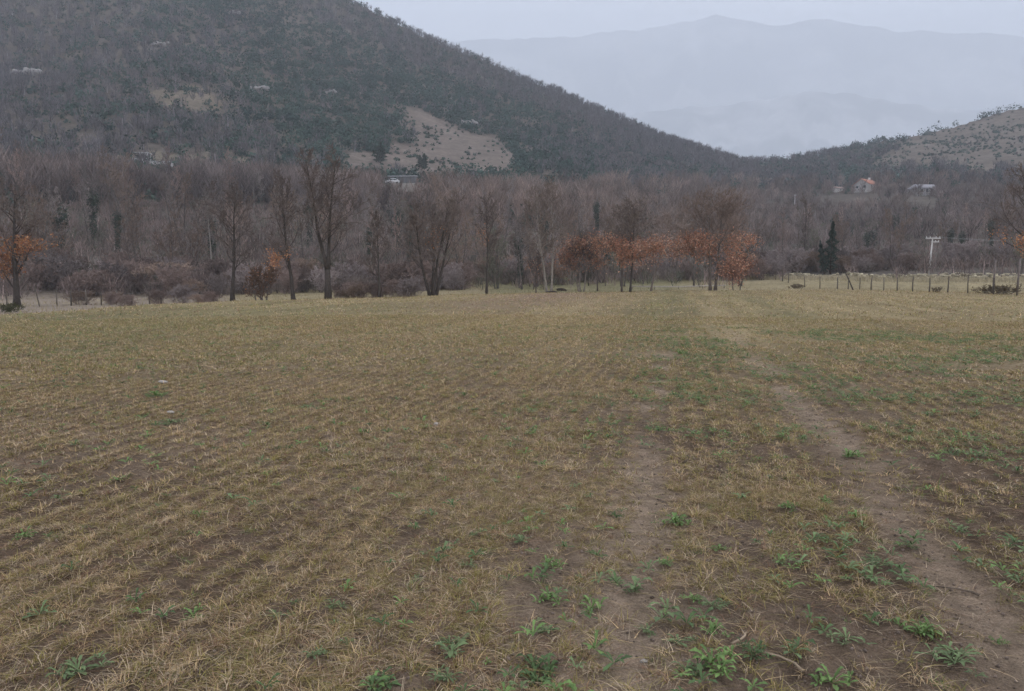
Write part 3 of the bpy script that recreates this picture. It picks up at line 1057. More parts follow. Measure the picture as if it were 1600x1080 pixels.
TAN, OLV, GRN, GRY, RED = np.array([.475, .340, .190]), np.array([.275, .228, .080]), np.array([.125, .180, .060]), np.array([.440, .345, .235]), np.array([.250, .150, .095])


def cover(x, y):
    """share of the soil under grass, 0..1"""
    r = np.hypot(x, y)
    c = x * CPH - y * SPH
    n1 = fbm(x * .9, y * .9, 4, 60)
    n2 = fbm(x * 3.1, y * 3.1, 2, 61)
    right = sstep(-1.2, .6, c) * (1 - sstep(20, 45, r))
    v = .86 - .42 * right + 2.0 * (n1 - .5) + .9 * (n2 - .5)
    a = x * SPH + y * CPH
    row = .5 + .5 * np.cos((c + .15 * (vn(x * .5, y * .5, 62) - .5)) * 2 * math.pi / .21)
    streak = fbm(c * 2.6, a * .10, 3, 63)
    v = v + ((.55 + .85 * sstep(4.5, 10, r)) * (row ** 1.4 - .42) + 1.5 * (streak - .5)) * (1 - .5 * right)
    v = v + .25 * sstep(12, 40, r)
    return np.clip(v, 0.02, 1) * (1 - .97 * rut_mask(x, y) * (1 - .6 * sstep(18, 45, r)))


def tuft_colour(x, y, g):
    n = len(x)
    c = x * CPH - y * SPH
    r = np.hypot(x, y)
    a = fbm(x * .5, y * .5, 3, 70)
    b = fbm(x * .22, y * .22, 3, 71)
    right = sstep(-1.0, 1.0, c)
    leftfar = sstep(2, 7, -c - 2.5) * sstep(8, 16, r)
    wt = np.stack([.36 + .9 * (a - .5), .40 + .5 * (b - .4) + .16 * right + .10 * leftfar, .04 + .07 * right + .26 * leftfar * sstep(.4, .6, b) + .35 * sstep(.6, .75, fbm(x * .8, y * .8, 3, 72)),
                   .14 + .2 * (.5 - a), .16 + .2 * (.5 - b)], 1)
    pk, gr = strips(x, y, r)
    wt[:, 2] += gr * .55
    wt[:, 4] += pk * .45
    wt = np.clip(wt, .01, 9)
    wt /= wt.sum(1, keepdims=True)
    cu = wt.cumsum(1)
    k = (g.random((n, 1)) > cu).sum(1).clip(0, 4)
    cols = np.stack([TAN, OLV, GRN, GRY, RED])[k]
    return cols * g.uniform(.6, 1.25, (n, 1)), k


def blades(mb, x, y, z, hgt_, wid, lean, azm, col, segs, g):
    """bent tapering strips: base points, height, width, horizontal reach"""
    n = len(x)
    dx, dy = np.cos(azm), np.sin(azm)
    sd = azm + math.pi / 2 + g.normal(size=n) * .8
    sx, sy = np.cos(sd) * wid, np.sin(sd) * wid
    ts = np.linspace(0, 1, segs + 1)
    rows = []
    for t in ts:
        zz = z + hgt_ * (t * 1.25 - .25 * t * t) * (1 - .25 * t * t * np.clip(lean / (hgt_ + 1e-6), 0, 2))
        ox = lean * t ** 1.7
        w = (1 - .8 * t)
        cx, cy = x + dx * ox, y + dy * ox
        rows.append(np.stack([np.stack([cx - sx * w, cy - sy * w, zz], -1), np.stack([cx + sx * w, cy + sy * w, zz], -1)], 1))
    V = np.stack(rows, 1)                                     # n, segs+1, 2, 3
    b = (np.arange(n) * (segs + 1) * 2)[:, None]
    q = np.concatenate([np.stack([b + 2 * i, b + 2 * i + 1, b + 2 * i + 3, b + 2 * i + 2], -1) for i in range(segs)], 1)
    mb.add(V, q=q.reshape(-1, 4), c=np.repeat(col, (segs + 1) * 2, 0))


g = np.random.default_rng(5)
for (name, r0, r1, dens, nb, hh, ww, sp, segs, lab) in (
        ('grass', 1.9, 6.0, 720, 24, .036, .0019, .045, 3, 'dry yellow grass tufts nearest the camera'),
        ('grass', 6.0, 13.0, 520, 14, .042, .0031, .050, 2, 'dry yellow grass tufts in the middle of the field'),
        ('grass', 13.0, 30.0, 200, 10, .052, .0062, .065, 1, 'thin olive and straw grass further out on the field'),
        ('grass', 30.0, 92.0, 13, 5, .085, .014, .20, 1, 'pale straw grass at the far end of the field')):
    half = .82
    area = half * (r1 * r1 - r0 * r0)
    n = int(area * dens)
    rr = np.sqrt(g.random(n) * (r1 * r1 - r0 * r0) + r0 * r0)
    t = g.uniform(-half, half, n)
    x, y = rr * np.sin(t), rr * np.cos(t)
    ok = (g.random(n) < cover(x, y) ** 1.15) & (rr < edge_dist(t) + 10) & (~near_weed(x, y) | (g.random(n) < .12))
    x, y = x[ok], y[ok]
    n = len(x)
    col, kind = tuft_colour(x, y, g)
    sc = g.uniform(.55, 1.25, n) * np.where(kind == 2, .8, 1) * (.75 + .5 * fbm(x * .8, y * .8, 2, 80))
    N = n * nb
    ti = np.repeat(np.arange(n), nb)
    ph = g.random(N) * 6.283
    ro = sp * np.sqrt(g.random(N)) * sc[ti]
    bx, by = x[ti] + np.cos(ph) * ro * .7, y[ti] + np.sin(ph) * ro * .7
    bz = height(bx, by) - .006
    H = hh * sc[ti] * g.uniform(.35, 1.25, N)
    tall = g.random(N) < .045
    H = np.where(tall, H * g.uniform(1.5, 2.8, N), H)
    lean = H * g.uniform(.2, 3.6, N) * np.where(tall, .4, 1)
    a = ph + g.normal(size=N) * 1.8
    C = col[ti] * g.uniform(.65, 1.25, (N, 1))
    C = np.where(g.random((N, 1)) < .16, OLV * g.uniform(.5, 1.2, (N, 1)), C)
    C = np.where(g.random((N, 1)) < .12, RED * g.uniform(.4, 1.1, (N, 1)), C)
    C = np.where(g.random((N, 1)) < .14, GRY * g.uniform(.7, 1.35, (N, 1)), C)
    mb = MB()
    blades(mb, bx, by, bz, H, ww * g.uniform(.6, 1.4, N) * np.where(tall, .8, 1), lean, a, C, segs, g)
    if r0 < 13:                                              # straw lying flat
        m = int(area * (800 if r0 < 6 else 330))
        rr = np.sqrt(g.random(m) * (r1 * r1 - r0 * r0) + r0 * r0)
        t = g.uniform(-half, half, m)
        x, y = rr * np.sin(t), rr * np.cos(t)
        ok = g.random(m) < .25 + .75 * cover(x, y)
        x, y = x[ok], y[ok]
        m = len(x)
        z = height(x, y) + g.uniform(.003, .014, m)
        C = np.where(g.random((m, 1)) < .35, GRY, np.where(g.random((m, 1)) < .4, TAN, RED * .8)) * g.uniform(.35, 1.25, (m, 1))
        blades(mb, x, y, z, g.uniform(.0, .02, m), g.uniform(.0012, .0030, m) * (1.3 if r0 > 5 else 1), g.uniform(.03, .16, m), g.random(m) * 6.283, C, 2, g)
    o = mb.build(name, M_BLADE)
    tag(o, lab, 'grass', group='grass of the field', kind='stuff')

# meadow grass beyond the field
mb = MB()
n = 7000
t = g.random(n)
xa, ya, _ = at(1165, 102.5)
xb, yb, _ = at(1760, 80.5)
x, y = xa + (xb - xa) * t + g.normal(size=n) * .8, ya + (yb - ya) * t + g.normal(size=n) * .8
C = np.array([.42, .36, .24]) * g.uniform(.6, 1.2, (n, 1))
blades(mb, x, y, height(x, y) - .02, g.uniform(.2, .75, n), np.full(n, .02), g.uniform(.05, .4, n), g.random(n) * 6.28, C, 1, g)
n = 26000
rr = np.sqrt(g.random(n) * (100 ** 2 - 45 ** 2) + 45 ** 2)
t = g.uniform(-.8, .8, n)
ok = rr > edge_dist(t) + 6
x, y = (rr * np.sin(t))[ok], (rr * np.cos(t))[ok]
n = len(x)
px, _ = to_px(x, y, 0)
C = np.where(((px > 760) & (px < 1050))[:, None] & (g.random((n, 1)) < .3), np.array([.12, .13, .06]), np.array([.27, .22, .13])) * g.uniform(.7, 1.25, (n, 1))
blades(mb, x, y, height(x, y) - .02, g.uniform(.1, .3, n), np.full(n, .02), g.uniform(.05, .2, n), g.random(n) * 6.28, C, 1, g)
tag(mb.build('meadow_grass', M_BLADE), 'pale dry grass standing on the meadow strip', 'grass', kind='stuff')


# ----------------------------------------------------------------------------- weeds
def rosette(mb, cx, cy, cz, size, n, col, g, wide=.26, lift=.35):
    for k in range(n):
        a = 6.283 * k / n + g.normal() * .35
        L = size * g.uniform(.55, 1.1)
        up = L * g.uniform(.1, 1.0) * lift
        w = L * wide * g.uniform(.7, 1.3)
        c = np.array(col) * g.uniform(.7, 1.3)
        ts = np.array([.04, .22, .36, .48, .6, .72, .84, 1.0])
        ws = np.array([.15, .5, .35, .95, .6, 1.1, .7, .05]) * w * .5 * g.uniform(.75, 1.25, 8)
        zs = cz + .004 + up * np.sin(ts * 2.2)
        px_, py_ = cx + np.cos(a) * L * ts, cy + np.sin(a) * L * ts
        sx, sy = -np.sin(a), np.cos(a)
        Lf = np.stack([px_ - sx * ws, py_ - sy * ws, zs + ws * .35], -1)
        Md = np.stack([px_, py_, zs], -1)
        Rt = np.stack([px_ + sx * ws, py_ + sy * ws, zs + ws * .35], -1)
        V = np.stack([Lf, Md, Rt], 1).reshape(-1, 3)
        q = []
        for i in range(7):
            q += [(3 * i, 3 * i + 1, 3 * i + 4, 3 * i + 3), (3 * i + 1, 3 * i + 2, 3 * i + 5, 3 * i + 4)]
        mb.add(V, q=q, c=c)


zones = {}
for i, (px, py, colr, size) in enumerate(WEEDS):
    x, y = ground_at(px, py)
    c = x * CPH - y * SPH
    zn = ('in the grass far left of the ruts' if c < -1.5 else 'on the grass left of the left bare rut' if c < -.42 else 'along the left bare rut' if c < .12 else
          'on the grass strip between the bare ruts' if c < 1.2 else 'around the right bare rut')
    zones.setdefault((zn, 'bright green' if colr is BRIGHT else 'blue green' if colr is BLUE else 'deep green'), []).append((y, i, x, size, colr))
gw = np.random.default_rng(21)
for (zn, cn), its in zones.items():
    its.sort()
    for k, (y, i, x, size, colr) in enumerate(its):
        z = float(height(x, y)) + .004
        mb = MB()
        size *= .8
        for j in range(4 if size < .12 else 7):
            a = gw.random() * 6.28
            d = size * .75 * gw.random() ** .5 if j else 0
            rosette(mb, math.cos(a) * d, math.sin(a) * d, 0, size * (.62 if j == 0 else gw.uniform(.3, .55)), 14 if j == 0 else 9, np.array(colr) * gw.uniform(.75, 1.1), gw,
                    lift=(.5 if colr is BLUE else .85), wide=(.2 if colr is BLUE else .26))
        o = mb.build('weed', M_LEAF, loc=(x, y, z))
        pos = '' if len(its) == 1 else ', nearest the camera' if k == 0 else ', %s nearest the camera' % ORD[k] if k < len(its) - 1 else ', farthest from the camera'
        tag(o, '%s weed %s%s' % (cn, zn, pos), 'weed', 'leafy weeds in the stubble')

mb = MB()
n = 27000
rr = np.sqrt(g.random(n) * (24 ** 2 - 2.3 ** 2) + 2.3 ** 2)
t = g.uniform(-.8, .8, n)
x, y = rr * np.sin(t), rr * np.cos(t)
c = x * CPH - y * SPH
pr = np.clip((.10 + .9 * sstep(-1.8, .6, c)) * sstep(.40, .58, fbm(x * .9, y * .9, 3, 90)) + .05, 0, 1) * (1 - .8 * rut_mask(x, y))
ok = g.random(n) < pr
zz = height(x, y)
for i in np.nonzero(ok)[0]:
    rosette(mb, x[i], y[i], zz[i] + .02, g.uniform(.03, .09), 7, (BLUE, BRIGHT, DEEP)[int(g.integers(0, 3))], g, lift=.6)
tag(mb.build('small_weeds', M_LEAF), 'scattered small green seedlings among the dry grass', 'weeds', kind='stuff')

# crumbs of soil
mb = MB()
n = 42000
rr = np.sqrt(g.random(n) * (11 ** 2 - 2 ** 2) + 2 ** 2)
t = g.uniform(-.8, .8, n)
x, y = rr * np.sin(t), rr * np.cos(t)
z = height(x, y)
OC = np.array([(1, 0, 0), (-1, 0, 0), (0, 1, 0), (0, -1, 0), (0, 0, 1), (0, 0, -1)], float)
OT = np.array([(0, 2, 4), (2, 1, 4), (1, 3, 4), (3, 0, 4), (2, 0, 5), (1, 2, 5), (3, 1, 5), (0, 3, 5)])
s = .003 + .010 * g.random(n) ** 4
V = np.stack([x, y, z + s * .3], -1)[:, None, :] + OC[None] * s[:, None, None] * g.uniform(.6, 1.3, (n, 6, 1))
T = (np.arange(n) * 6)[:, None, None] + OT[None]
mb.add(V, t=T.reshape(-1, 3), c=np.repeat(np.array([.24, .185, .15]) * g.uniform(.6, 1.3, (n, 1)), 6, 0))
tag(mb.build('soil_crumbs', M_SOIL), 'small crumbs of brown soil lying between the tufts', 'soil crumbs', kind='stuff')


def rock_mb(sx, sy, sz, seed, c):
    gg = np.random.default_rng(seed)
    mb = MB()
    nu, nv = 9, 6
    V = []
    ph = gg.random(6) * 6
    for j in range(nv + 1):
        for i in range(nu):
            a, b = 6.283 * i / nu, math.pi * j / nv
            d = (math.sin(b) * math.cos(a), math.sin(b) * math.sin(a), math.cos(b))
            k = 1 + .16 * math.sin(3 * d[0] + ph[0]) + .14 * math.sin(4 * d[1] + ph[1]) + .12 * math.sin(5 * d[2] + 3 * d[0] + ph[2])
            V.append((d[0] * sx * k, d[1] * sy * k, d[2] * sz * k + sz * .5))
    q = [(j * nu + i, (j + 1) * nu + i, (j + 1) * nu + (i + 1) % nu, j * nu + (i + 1) % nu) for j in range(nv) for i in range(nu)]
    mb.add(V, q=q, c=c)
    return mb


for k, (px, py, s, lab) in enumerate(((255, 600, .05, 'pale flat stone on bare soil on the left, farther one'), (267, 646, .035, 'pale flat stone on bare soil on the left, nearer one'),
                                      (683, 664, .04, 'small pale stone amid the straw in the field middle'), (993, 1076, .014, 'tiny white pebble on the left bare rut at the bottom'),
                                      (1006, 1020, .013, 'tiny pale pebble on the left bare rut below the weeds'))):
    x, y = ground_at(px, py)
    o = rock_mb(s * 1.3, s, s * .55, k, (.36, .33, .30)).build('stone', M_STONE, smooth=True, loc=(x, y, float(height(x, y))))
    tag(o, lab, 'stone', 'pale stones on the soil')
for k, (px, py, L, a, lab) in enumerate(((1074, 718, .30, 1.1, 'bent dry stick lying across the left bare rut'), (1492, 915, .22, 2.6, 'straight dark stick lying on the right bare rut'),
                                         (1212, 1030, .26, 2.2, 'pale dry stalk on soil between the ruts near the bottom'),
                                         (1160, 1000, .16, .7, 'short crossed stalk beside the blue green weeds'))):
    x, y = ground_at(px, py)
    mb = MB()
    cst = (.11, .085, .065) if k < 2 else (.26, .2, .14)
    dx, dy = math.cos(a), math.sin(a)
    pts = [(dx * L * (t - .5) + dy * .03 * math.sin(t * 5), dy * L * (t - .5), .012 + .012 * math.sin(t * 3)) for t in (0, .25, .5, .75, 1)]
    mb.tube(pts, [.007, .006, .0055, .004, .002], 6, c=cst)
    mb.tube([pts[2], (pts[2][0] + dx * L * .2 - dy * .04, pts[2][1] + dy * L * .2 + dx * .04, .03)], [.004, .0015], 5, c=cst)
    tag(mb.build('stick', M_WOODPOST, loc=(x, y, float(height(x, y)))), lab, 'stick', 'dry sticks on the ground')

# dark hummocks at the far edge
for px, D, s, lab in ((861, 70, .55, 'dark hump of earth at the foot of the pale twin trunks'), (878, 86, .6, 'low dark hump on the meadow left of the red crown')):
    X, Y, Z = at(px, D)
    tag(rock_mb(s, s * .7, s * .42, int(px), (.035, .026, .02)).build('earth_mound', M_SOIL, smooth=True, loc=(X, Y, Z - .05)), lab, 'mound', 'dark humps of earth')


# ----------------------------------------------------------------------------- fences
def fence(label, pts, hts, leans, wires, brace=None):
    """pts: post feet; a fence is one thing, each post a part of it"""
    X0 = pts[0]
    t = thing('wire_fence', label, 'fence', X0)
    tops = []
    g = random.Random(int(pts[0][0] * 10))
    for (x, y, z), h, ln in zip(pts, hts, leans):
        mb = MB()
        r = g.uniform(.04, .065)
        p = [(x - X0[0], y - X0[1], z - X0[2] - .3), (x - X0[0] + ln * h * .5 + g.gauss(0, .015), y - X0[1], z - X0[2] + h * .5), (x - X0[0] + ln * h, y - X0[1], z - X0[2] + h)]
        c = np.array([.075, .062, .05]) * g.uniform(.7, 1.5)
        mb.tube(p, [r * 1.1, r, r * .9], 7, c=c)
        mb.build('fence_post', M_WOODPOST, t)
        tops.append(p)
    for f in wires:
        mb = MB()
        pp = []
        for p in tops:
            a, b = np.array(p[0]), np.array(p[2])
            pp.append(a + (b - a) * f + np.array([0, -.06, 0]))
        q = []
        for a, b in zip(pp[:-1], pp[1:]):
            q += [a, (a + b) / 2 + np.array([0, 0, -.03])]
        q.append(pp[-1])
        mb.tube(q, [.0035] * len(q), 3)
        mb.build('fence_wire', M_WIRE, t)
    if brace:
        mb = MB()
        (xa, ya, za), (xb, yb, zb) = brace
        mb.tube([(xa - X0[0], ya - X0[1], za - X0[2]), (xb - X0[0], yb - X0[1], zb - X0[2])], [.07, .05], 7, c=(.05, .04, .032))
        mb.build('fence_brace', M_WOODPOST, t)
    return t


posts, hts, leans = [], [], []
for px, D in ((1690, 52), (1638, 54), (1591, 56.5), (1554, 59), (1514, 62), (1482, 64.3), (1453, 66.5), (1427, 68.7), (1403, 71), (1382, 73.2), (1362, 75.5), (1344, 77.8), (1326, 80), (1309, 82.5),
              (1282, 86.5), (1258, 90), (1232, 95), (1223, 97), (1212, 99.5), (1202, 102)):
    posts.append(at(px, D))
    hts.append(1.3 + random.uniform(-.12, .12))
    leans.append(random.gauss(0, .025))
hts[4] = 1.5
pb, pt = at(1334, 76), at(1321, 77)
fence('wire fence on weathered posts crossing the right side before the stone wall', posts, hts, leans, (.55, .75, .93), brace=(pb, (pt[0], pt[1], pt[2] + 1.75)))
posts = [at(px, D) for px, D in ((-40, 60), (8, 60), (60, 60), (86, 61), (109, 61), (133, 62), (156, 62), (180, 63), (204, 63), (232, 64), (250, 64), (285, 65), (318, 66))]
fence('old wire fence on thin posts below the crest at the left', posts, [1.2, 1.25, 1.45, 1.3, 1.25, 1.25, 1.1, 1.2, 1.0, 1.2, 1.1, 1.1, 1.0],
      [0, .02, -.22, .02, 0, -.02, .03, 0, .04, -.03, .02, 0, .03], (.6, .9))
# tall concrete posts near the right oak
for px, D, h, lab in ((1553, 72, 2.9, 'pale leaning concrete post behind the fence, left one of two'), (1591, 70, 3.0, 'pale concrete post behind the fence, right one of two')):
    X, Y, Z = at(px, D)
    mb = MB()
    mb.tube([(0, 0, -.3), (.04, 0, h * .6), (.10, 0, h)], [.10, .085, .07], 4, c=(.17, .14, .13))
    mb.box(.0, .22, -.06, .06, h, h + .07, c=(.17, .14, .13))
    tag(mb.build('concrete_post', M_CONC, loc=(X, Y, Z)), lab, 'post', 'concrete posts behind the fence')

# dry stone wall
gs = np.random.default_rng(9)
x0, y0, _ = at(1165, 104)
x1, y1, _ = at(1760, 82)
L = math.hypot(x1 - x0, y1 - y0)
ux, uy = (x1 - x0) / L, (y1 - y0) / L
mb = MB()
s = 0.0
X0 = (x0, y0, float(height(x0, y0, False)))
n = int(L * 30)
for i in range(n):
    t = gs.random() * L
    cx, cy = x0 + ux * t, y0 + uy * t
    gz = float(height(cx, cy, False))
    hw = .42 + .5 * float(vn(t * .35, 1.0, 5))
    z = hw * gs.random() ** 1.0
    off = gs.normal() * .5 * (1.25 - z)
    sz = gs.uniform(.06, .19)
    c = np.array([.42, .37, .265]) * gs.uniform(.55, 1.25)
    V = OC * np.array([sz * 1.3, sz, sz * .7]) * gs.uniform(.75, 1.25, (6, 1))
    a = gs.uniform(-.5, .5)
    rot = np.array([[math.cos(a), -math.sin(a), 0], [math.sin(a), math.cos(a), 0], [0, 0, 1]])
    # a blocky stone: cube corners jittered
    Bx = np.array([(i_, j_, k_) for i_ in (-1, 1) for j_ in (-1, 1) for k_ in (-1, 1)], float) * np.array([sz, sz * .8, sz * .55]) * gs.uniform(.7, 1.15, (8, 3))
    Bx = Bx @ rot.T + np.array([cx - uy * off - X0[0], cy + ux * off - X0[1], gz + z - X0[2]])
    mb.add(Bx, q=[(0, 1, 3, 2), (4, 6, 7, 5), (0, 4, 5, 1), (2, 3, 7, 6), (0, 2, 6, 4), (1, 5, 7, 3)], c=c)
tag(mb.build('dry_stone_wall', M_STONE, loc=X0), 'tumbled pale dry stone wall running behind the wire fence', 'wall')
# pale long rail on the meadow
xa = at(985, 88)
xb = at(1135, 90)
mb = MB()
mb.tube([(0, 0, .35), ((xb[0] - xa[0]) / 2, (xb[1] - xa[1]) / 2, .30), (xb[0] - xa[0], xb[1] - xa[1], .35 + xb[2] - xa[2])], [.06, .06, .05], 6, c=(.30, .27, .24))
for f in (0.02, .25, .5, .75, .98):
    mb.tube([((xb[0] - xa[0]) * f, (xb[1] - xa[1]) * f, -.2), ((xb[0] - xa[0]) * f, (xb[1] - xa[1]) * f, .42)], [.05, .045], 6, c=(.12, .1, .08))
tag(mb.build('timber_rail', M_WOODPOST, loc=xa), 'long pale timber rail low on the meadow behind the red trees', 'rail')
# dark bramble at the foot of the fence on the right
for k, (px, D, w, lab) in enumerate(((1560, 60, 1.5, 'brown bramble patch under the concrete posts by the fence'), (1465, 67, .6, 'small brown bramble between fence posts, left of the big patch'),
                                     (1248, 88, 1.0, 'tawny bramble at the fence near its left end'), (10, 52, 1.1, 'olive bramble at the foot of the orange oak'))):
    X, Y, Z = at(px, D)
    tr = Tree(400 + k, .75, stems=7, r=.012, cbase=.1, spread=.5 * w, limbs=7, vase=.1, tcol=(.12, .09, .055) if k < 3 else (.10, .10, .05), n2=4, n3=3, n4=2, tw=.8)
    t = thing('bramble', lab, 'bramble', (X, Y, Z), 0, 'brambles by the fences')
    t.scale = (w * 1.6, w, 1)
    tr.trunk.build('stems', M_BARK, t)
    tr.crown_mb().build('twigs', M_TWIG, t)


# ----------------------------------------------------------------------------- poles
def pole(label, px, D, topy, r, lean, col, arms, name='utility_pole'):
    X, Y, Z = at(px, D)
    h = hgt(topy, px, D)
    t = thing(name, label, 'utility pole', (X, Y, Z))
    mb = MB()
    mb.tube([(0, 0, -.3), (lean * h * .5, 0, h * .5), (lean * h, 0, h)], [r * 1.25, r, r * .75], 8, c=col)
    mb.build('shaft', M_CONC, t, smooth=True)
    for (dz, x0_, x1_, tk, ins) in arms:
        mb = MB()
        cx = lean * (h - dz)
        mb.box(cx + x0_, cx + x1_, -r - .12, -r - .003, h - dz - tk, h - dz + tk, c=np.array(col) * 1.05)
        arm = mb.build('crossarm', M_CONC, t)
        for f in ins:
            mb = MB()
            xx = cx + x0_ + (x1_ - x0_) * f
            mb.tube([(xx, -r - .06, h - dz + tk), (xx, -r - .06, h - dz + tk + .1), (xx, -r - .06, h - dz + tk + .16)], [.05, .075, .03], 6, c=(.5, .48, .46))
            mb.build('insulator', M_CONC, arm)
    return X, Y, Z + h


PX_, PY_, PZ_ = pole('pale concrete utility pole with two crossarms behind the stone wall', 1451, 98, 372, .095, .06, (.46, .44, .42),
                     ((.05, -.95, .9, .07, (.05, .3, .7, .95)), (.5, -.2, .75, .05, (.55, .95))))
pole('small pale utility pole far in the scrub left of the pale pole', 1358, 205, 354, .11, .0, (.40, .38, .38), ((.25, -.5, .5, .05, (.1, .9)),))
pole('lone pale wooden pole in the scrub below the small shed', 1238, 255, 304, .13, .0, (.36, .33, .33), ((.3, -.35, .35, .05, (.1, .9)),))
for k, dx in enumerate((-.85, .8)):
    mb = MB()
    a = np.array([PX_ + .45 + dx, PY_ - .2, PZ_ + .1])
    b = np.array([PX_ + 70 + dx, PY_ - 6, PZ_ + 1.0])
    pts = [a + (b - a) * f - np.array([0, 0, 2.4 * 4 * f * (1 - f) * .6]) for f in np.linspace(0, 1, 14)]
    mb.tube(pts, [.012] * 14, 4)
    tag(mb.build('power_line', M_WIRE), 'sagging overhead wire running right from the pale pole, %s one' % ('left hand' if k == 0 else 'right hand'), 'wire', 'overhead wires')


# ----------------------------------------------------------------------------- buildings
def house(label, px, D, w, d, hw, hr, rz, wallc, roofc, wins, name='house', hip=0.0, chimney=True, lower=None):
    X, Y, Z = at(px, D)
    t = thing(name, label, 'house', (X, Y, Z), rz)
    mb = MB()
    x, y = w / 2, d / 2
    # box with gables, ridge along x
    v = [(-x, -y, -3), (x, -y, -3), (x, y, -3), (-x, y, -3), (-x, -y, hw), (x, -y, hw), (x, y, hw), (-x, y, hw)]
    q = [(0, 1, 5, 4), (1, 2, 6, 5), (2, 3, 7, 6), (3, 0, 4, 7)]
    tri = []
    if not hip:
        v += [(-x, 0, hw + hr - .05), (x, 0, hw + hr - .05)]
        tri = [(4, 8, 7), (5, 6, 9)]
    mb.add(v, q=q, t=tri, c=wallc)
    mb.build('wall', M_PLASTER, t)
    mb = MB()
    o = .45
    hx = hip
    sl = hr / y
    zt, ze = hw + hr + .02, hw - o * sl + .02
    v = [(-x - o, -y - o, ze), (x + o, -y - o, ze), (x + o, y + o, ze), (-x - o, y + o, ze), (-x - o + hx, 0, zt), (x + o - hx, 0, zt)]
    v += [(a, b, c + .16) for a, b, c in v]
    q = [(0, 1, 5, 4), (2, 3, 4, 5), (6, 10, 11, 7), (8, 11, 10, 9), (0, 6, 7, 1), (2, 8, 9, 3)]
    if hip:
        tri = [(3, 0, 4), (1, 2, 5), (9, 10, 6), (7, 11, 8)]
        q += [(1, 7, 8, 2), (3, 9, 6, 0)]
    else:
        tri = []
        q += [(0, 4, 10, 6), (4, 3, 9, 10), (1, 7, 11, 5), (5, 11, 8, 2)]
    mb.add(v, q=q, t=tri, c=roofc)
    rf = mb.build('roof', M_TILE, t)
    if chimney:
        mb = MB()
        mb.box(x * .35, x * .35 + .7, -.35, .35, hw + hr - .5, hw + hr + .9, c=(.5, .45, .42))
        mb.build('chimney', M_PLASTER, rf)
    for side, u, z, ww, hh in wins:
        mb = MB()
        fr = MB()
        if side == 's':
            mb.box(u - ww / 2, u + ww / 2, -y - .03, -y + .05, z, z + hh)
            for a, b, c_, e in ((u - ww / 2 - .1, u + ww / 2 + .1, z - .1, z), (u - ww / 2 - .1, u + ww / 2 + .1, z + hh, z + hh + .1), (u - ww / 2 - .1, u - ww / 2, z, z + hh), (u + ww / 2, u + ww / 2 + .1, z, z + hh)):
                fr.box(a, b, -y - .07, -y + .04, c_, e, c=(.6, .58, .56))
        else:
            sg = -1 if side == 'w' else 1
            xa, xb = (x * sg - .05, x * sg + .03) if sg > 0 else (x * sg - .03, x * sg + .05)
            mb.box(xa, xb, u - ww / 2, u + ww / 2, z, z + hh)
            for a, b, c_, e in ((u - ww / 2 - .1, u + ww / 2 + .1, z - .1, z), (u - ww / 2 - .1, u + ww / 2 + .1, z + hh, z + hh + .1), (u - ww / 2 - .1, u - ww / 2, z, z + hh), (u + ww / 2, u + ww / 2 + .1, z, z + hh)):
                fr.box(xa + .04 * sg, xb + .04 * sg, a, b, c_, e, c=(.6, .58, .56))
        w_ = fr.build('window', M_PLASTER, t)
        mb.build('pane', M_GLASS, w_)
    if lower:
        mb = MB()
        mb.box(*lower, c=np.array(wallc) * 1.1)
        mb.build('annex', M_PLASTER, t)
    return t


house('white house with orange red tiled gable roof on the right hillside', 1348, HOUSES[0][1], 8.6, 6.6, 2.0, 2.2, R(38), (.40, .375, .36), (.33, .155, .11),
      (('s', -2.2, .5, 1.0, 1.1), ('s', 1.6, .5, 1.0, 1.1), ('w', -1.5, .5, 1.0, 1.1), ('w', 1.6, .5, 1.0, 1.1)), lower=(4.35, 6.6, -2.4, 2.4, -3, 1.2))
house('long pale house with grey hipped roof on the right hillside', 1437, HOUSES[1][1], 9.4, 6, 1.9, 1.5, R(10), (.36, .355, .36), (.22, .21, .225),
      (('s', -3.2, .3, 1.3, 1.2), ('s', -.9, .3, 1.1, 1.2), ('s', 1.1, .3, 1.1, 1.2), ('s', 3.2, .3, 1.2, 1.2)), hip=1.0, chimney=False, lower=(4.75, 6.9, -2.2, 2.2, -3, 1.3))
house('small pale shed with low reddish roof left of the red roofed house', 1303, HOUSES[2][1], 3.4, 2.6, 1.3, .6, R(15), (.58, .55, .53), (.26, .19, .17), (('s', .7, .3, .6, .6),), name='shed', chimney=False)


def slab_wall(label, px, D, w, h, t_, rz, c, cap, name='retaining_wall', up=0.0):
    X, Y, Z = at(px, D)
    t = thing(name, label, 'wall', (X, Y, Z + up), rz)
    mb = MB()
    nseg = 8
    for i in range(nseg):
        a, b = -w / 2 + w * i / nseg, -w / 2 + w * (i + 1) / nseg - .04
        mb.box(a, b, -t_ / 2, t_ / 2, -2, h + .05 * math.sin(i * 2.1), c=np.array(c) * (.85 + .3 * ((i * 37) % 10) / 10))
    mb.build('masonry', M_STONE, t)
    mb = MB()
    mb.box(-w / 2 - .1, w / 2 + .1, -t_ / 2 - .12, t_ / 2 + .12, h + .08, h + .30, c=cap)
    mb.build('coping', M_CONC, t)


slab_wall('grey retaining wall with pale coping below the tan clearing', 631, DWALL, 45 / FPX * DWALL, 20 / FPX * DWALL, .6, R(-4), (.085, .085, .088), (.30, .30, .31))
slab_wall('long low pale wall glimpsed in the wood on the left', 250, DLOW, 44 / FPX * DLOW, .6, .5, R(2), (.25, .22, .20), (.36, .33, .31), up=1.2)
slab_wall('pale terrace wall beside the flat roofed shelter on the left hill', 259, DSHEL - 1, 36 / FPX * DSHEL, .8, .6, R(3), (.38, .37, .36), (.42, .42, .42), name='terrace_wall')
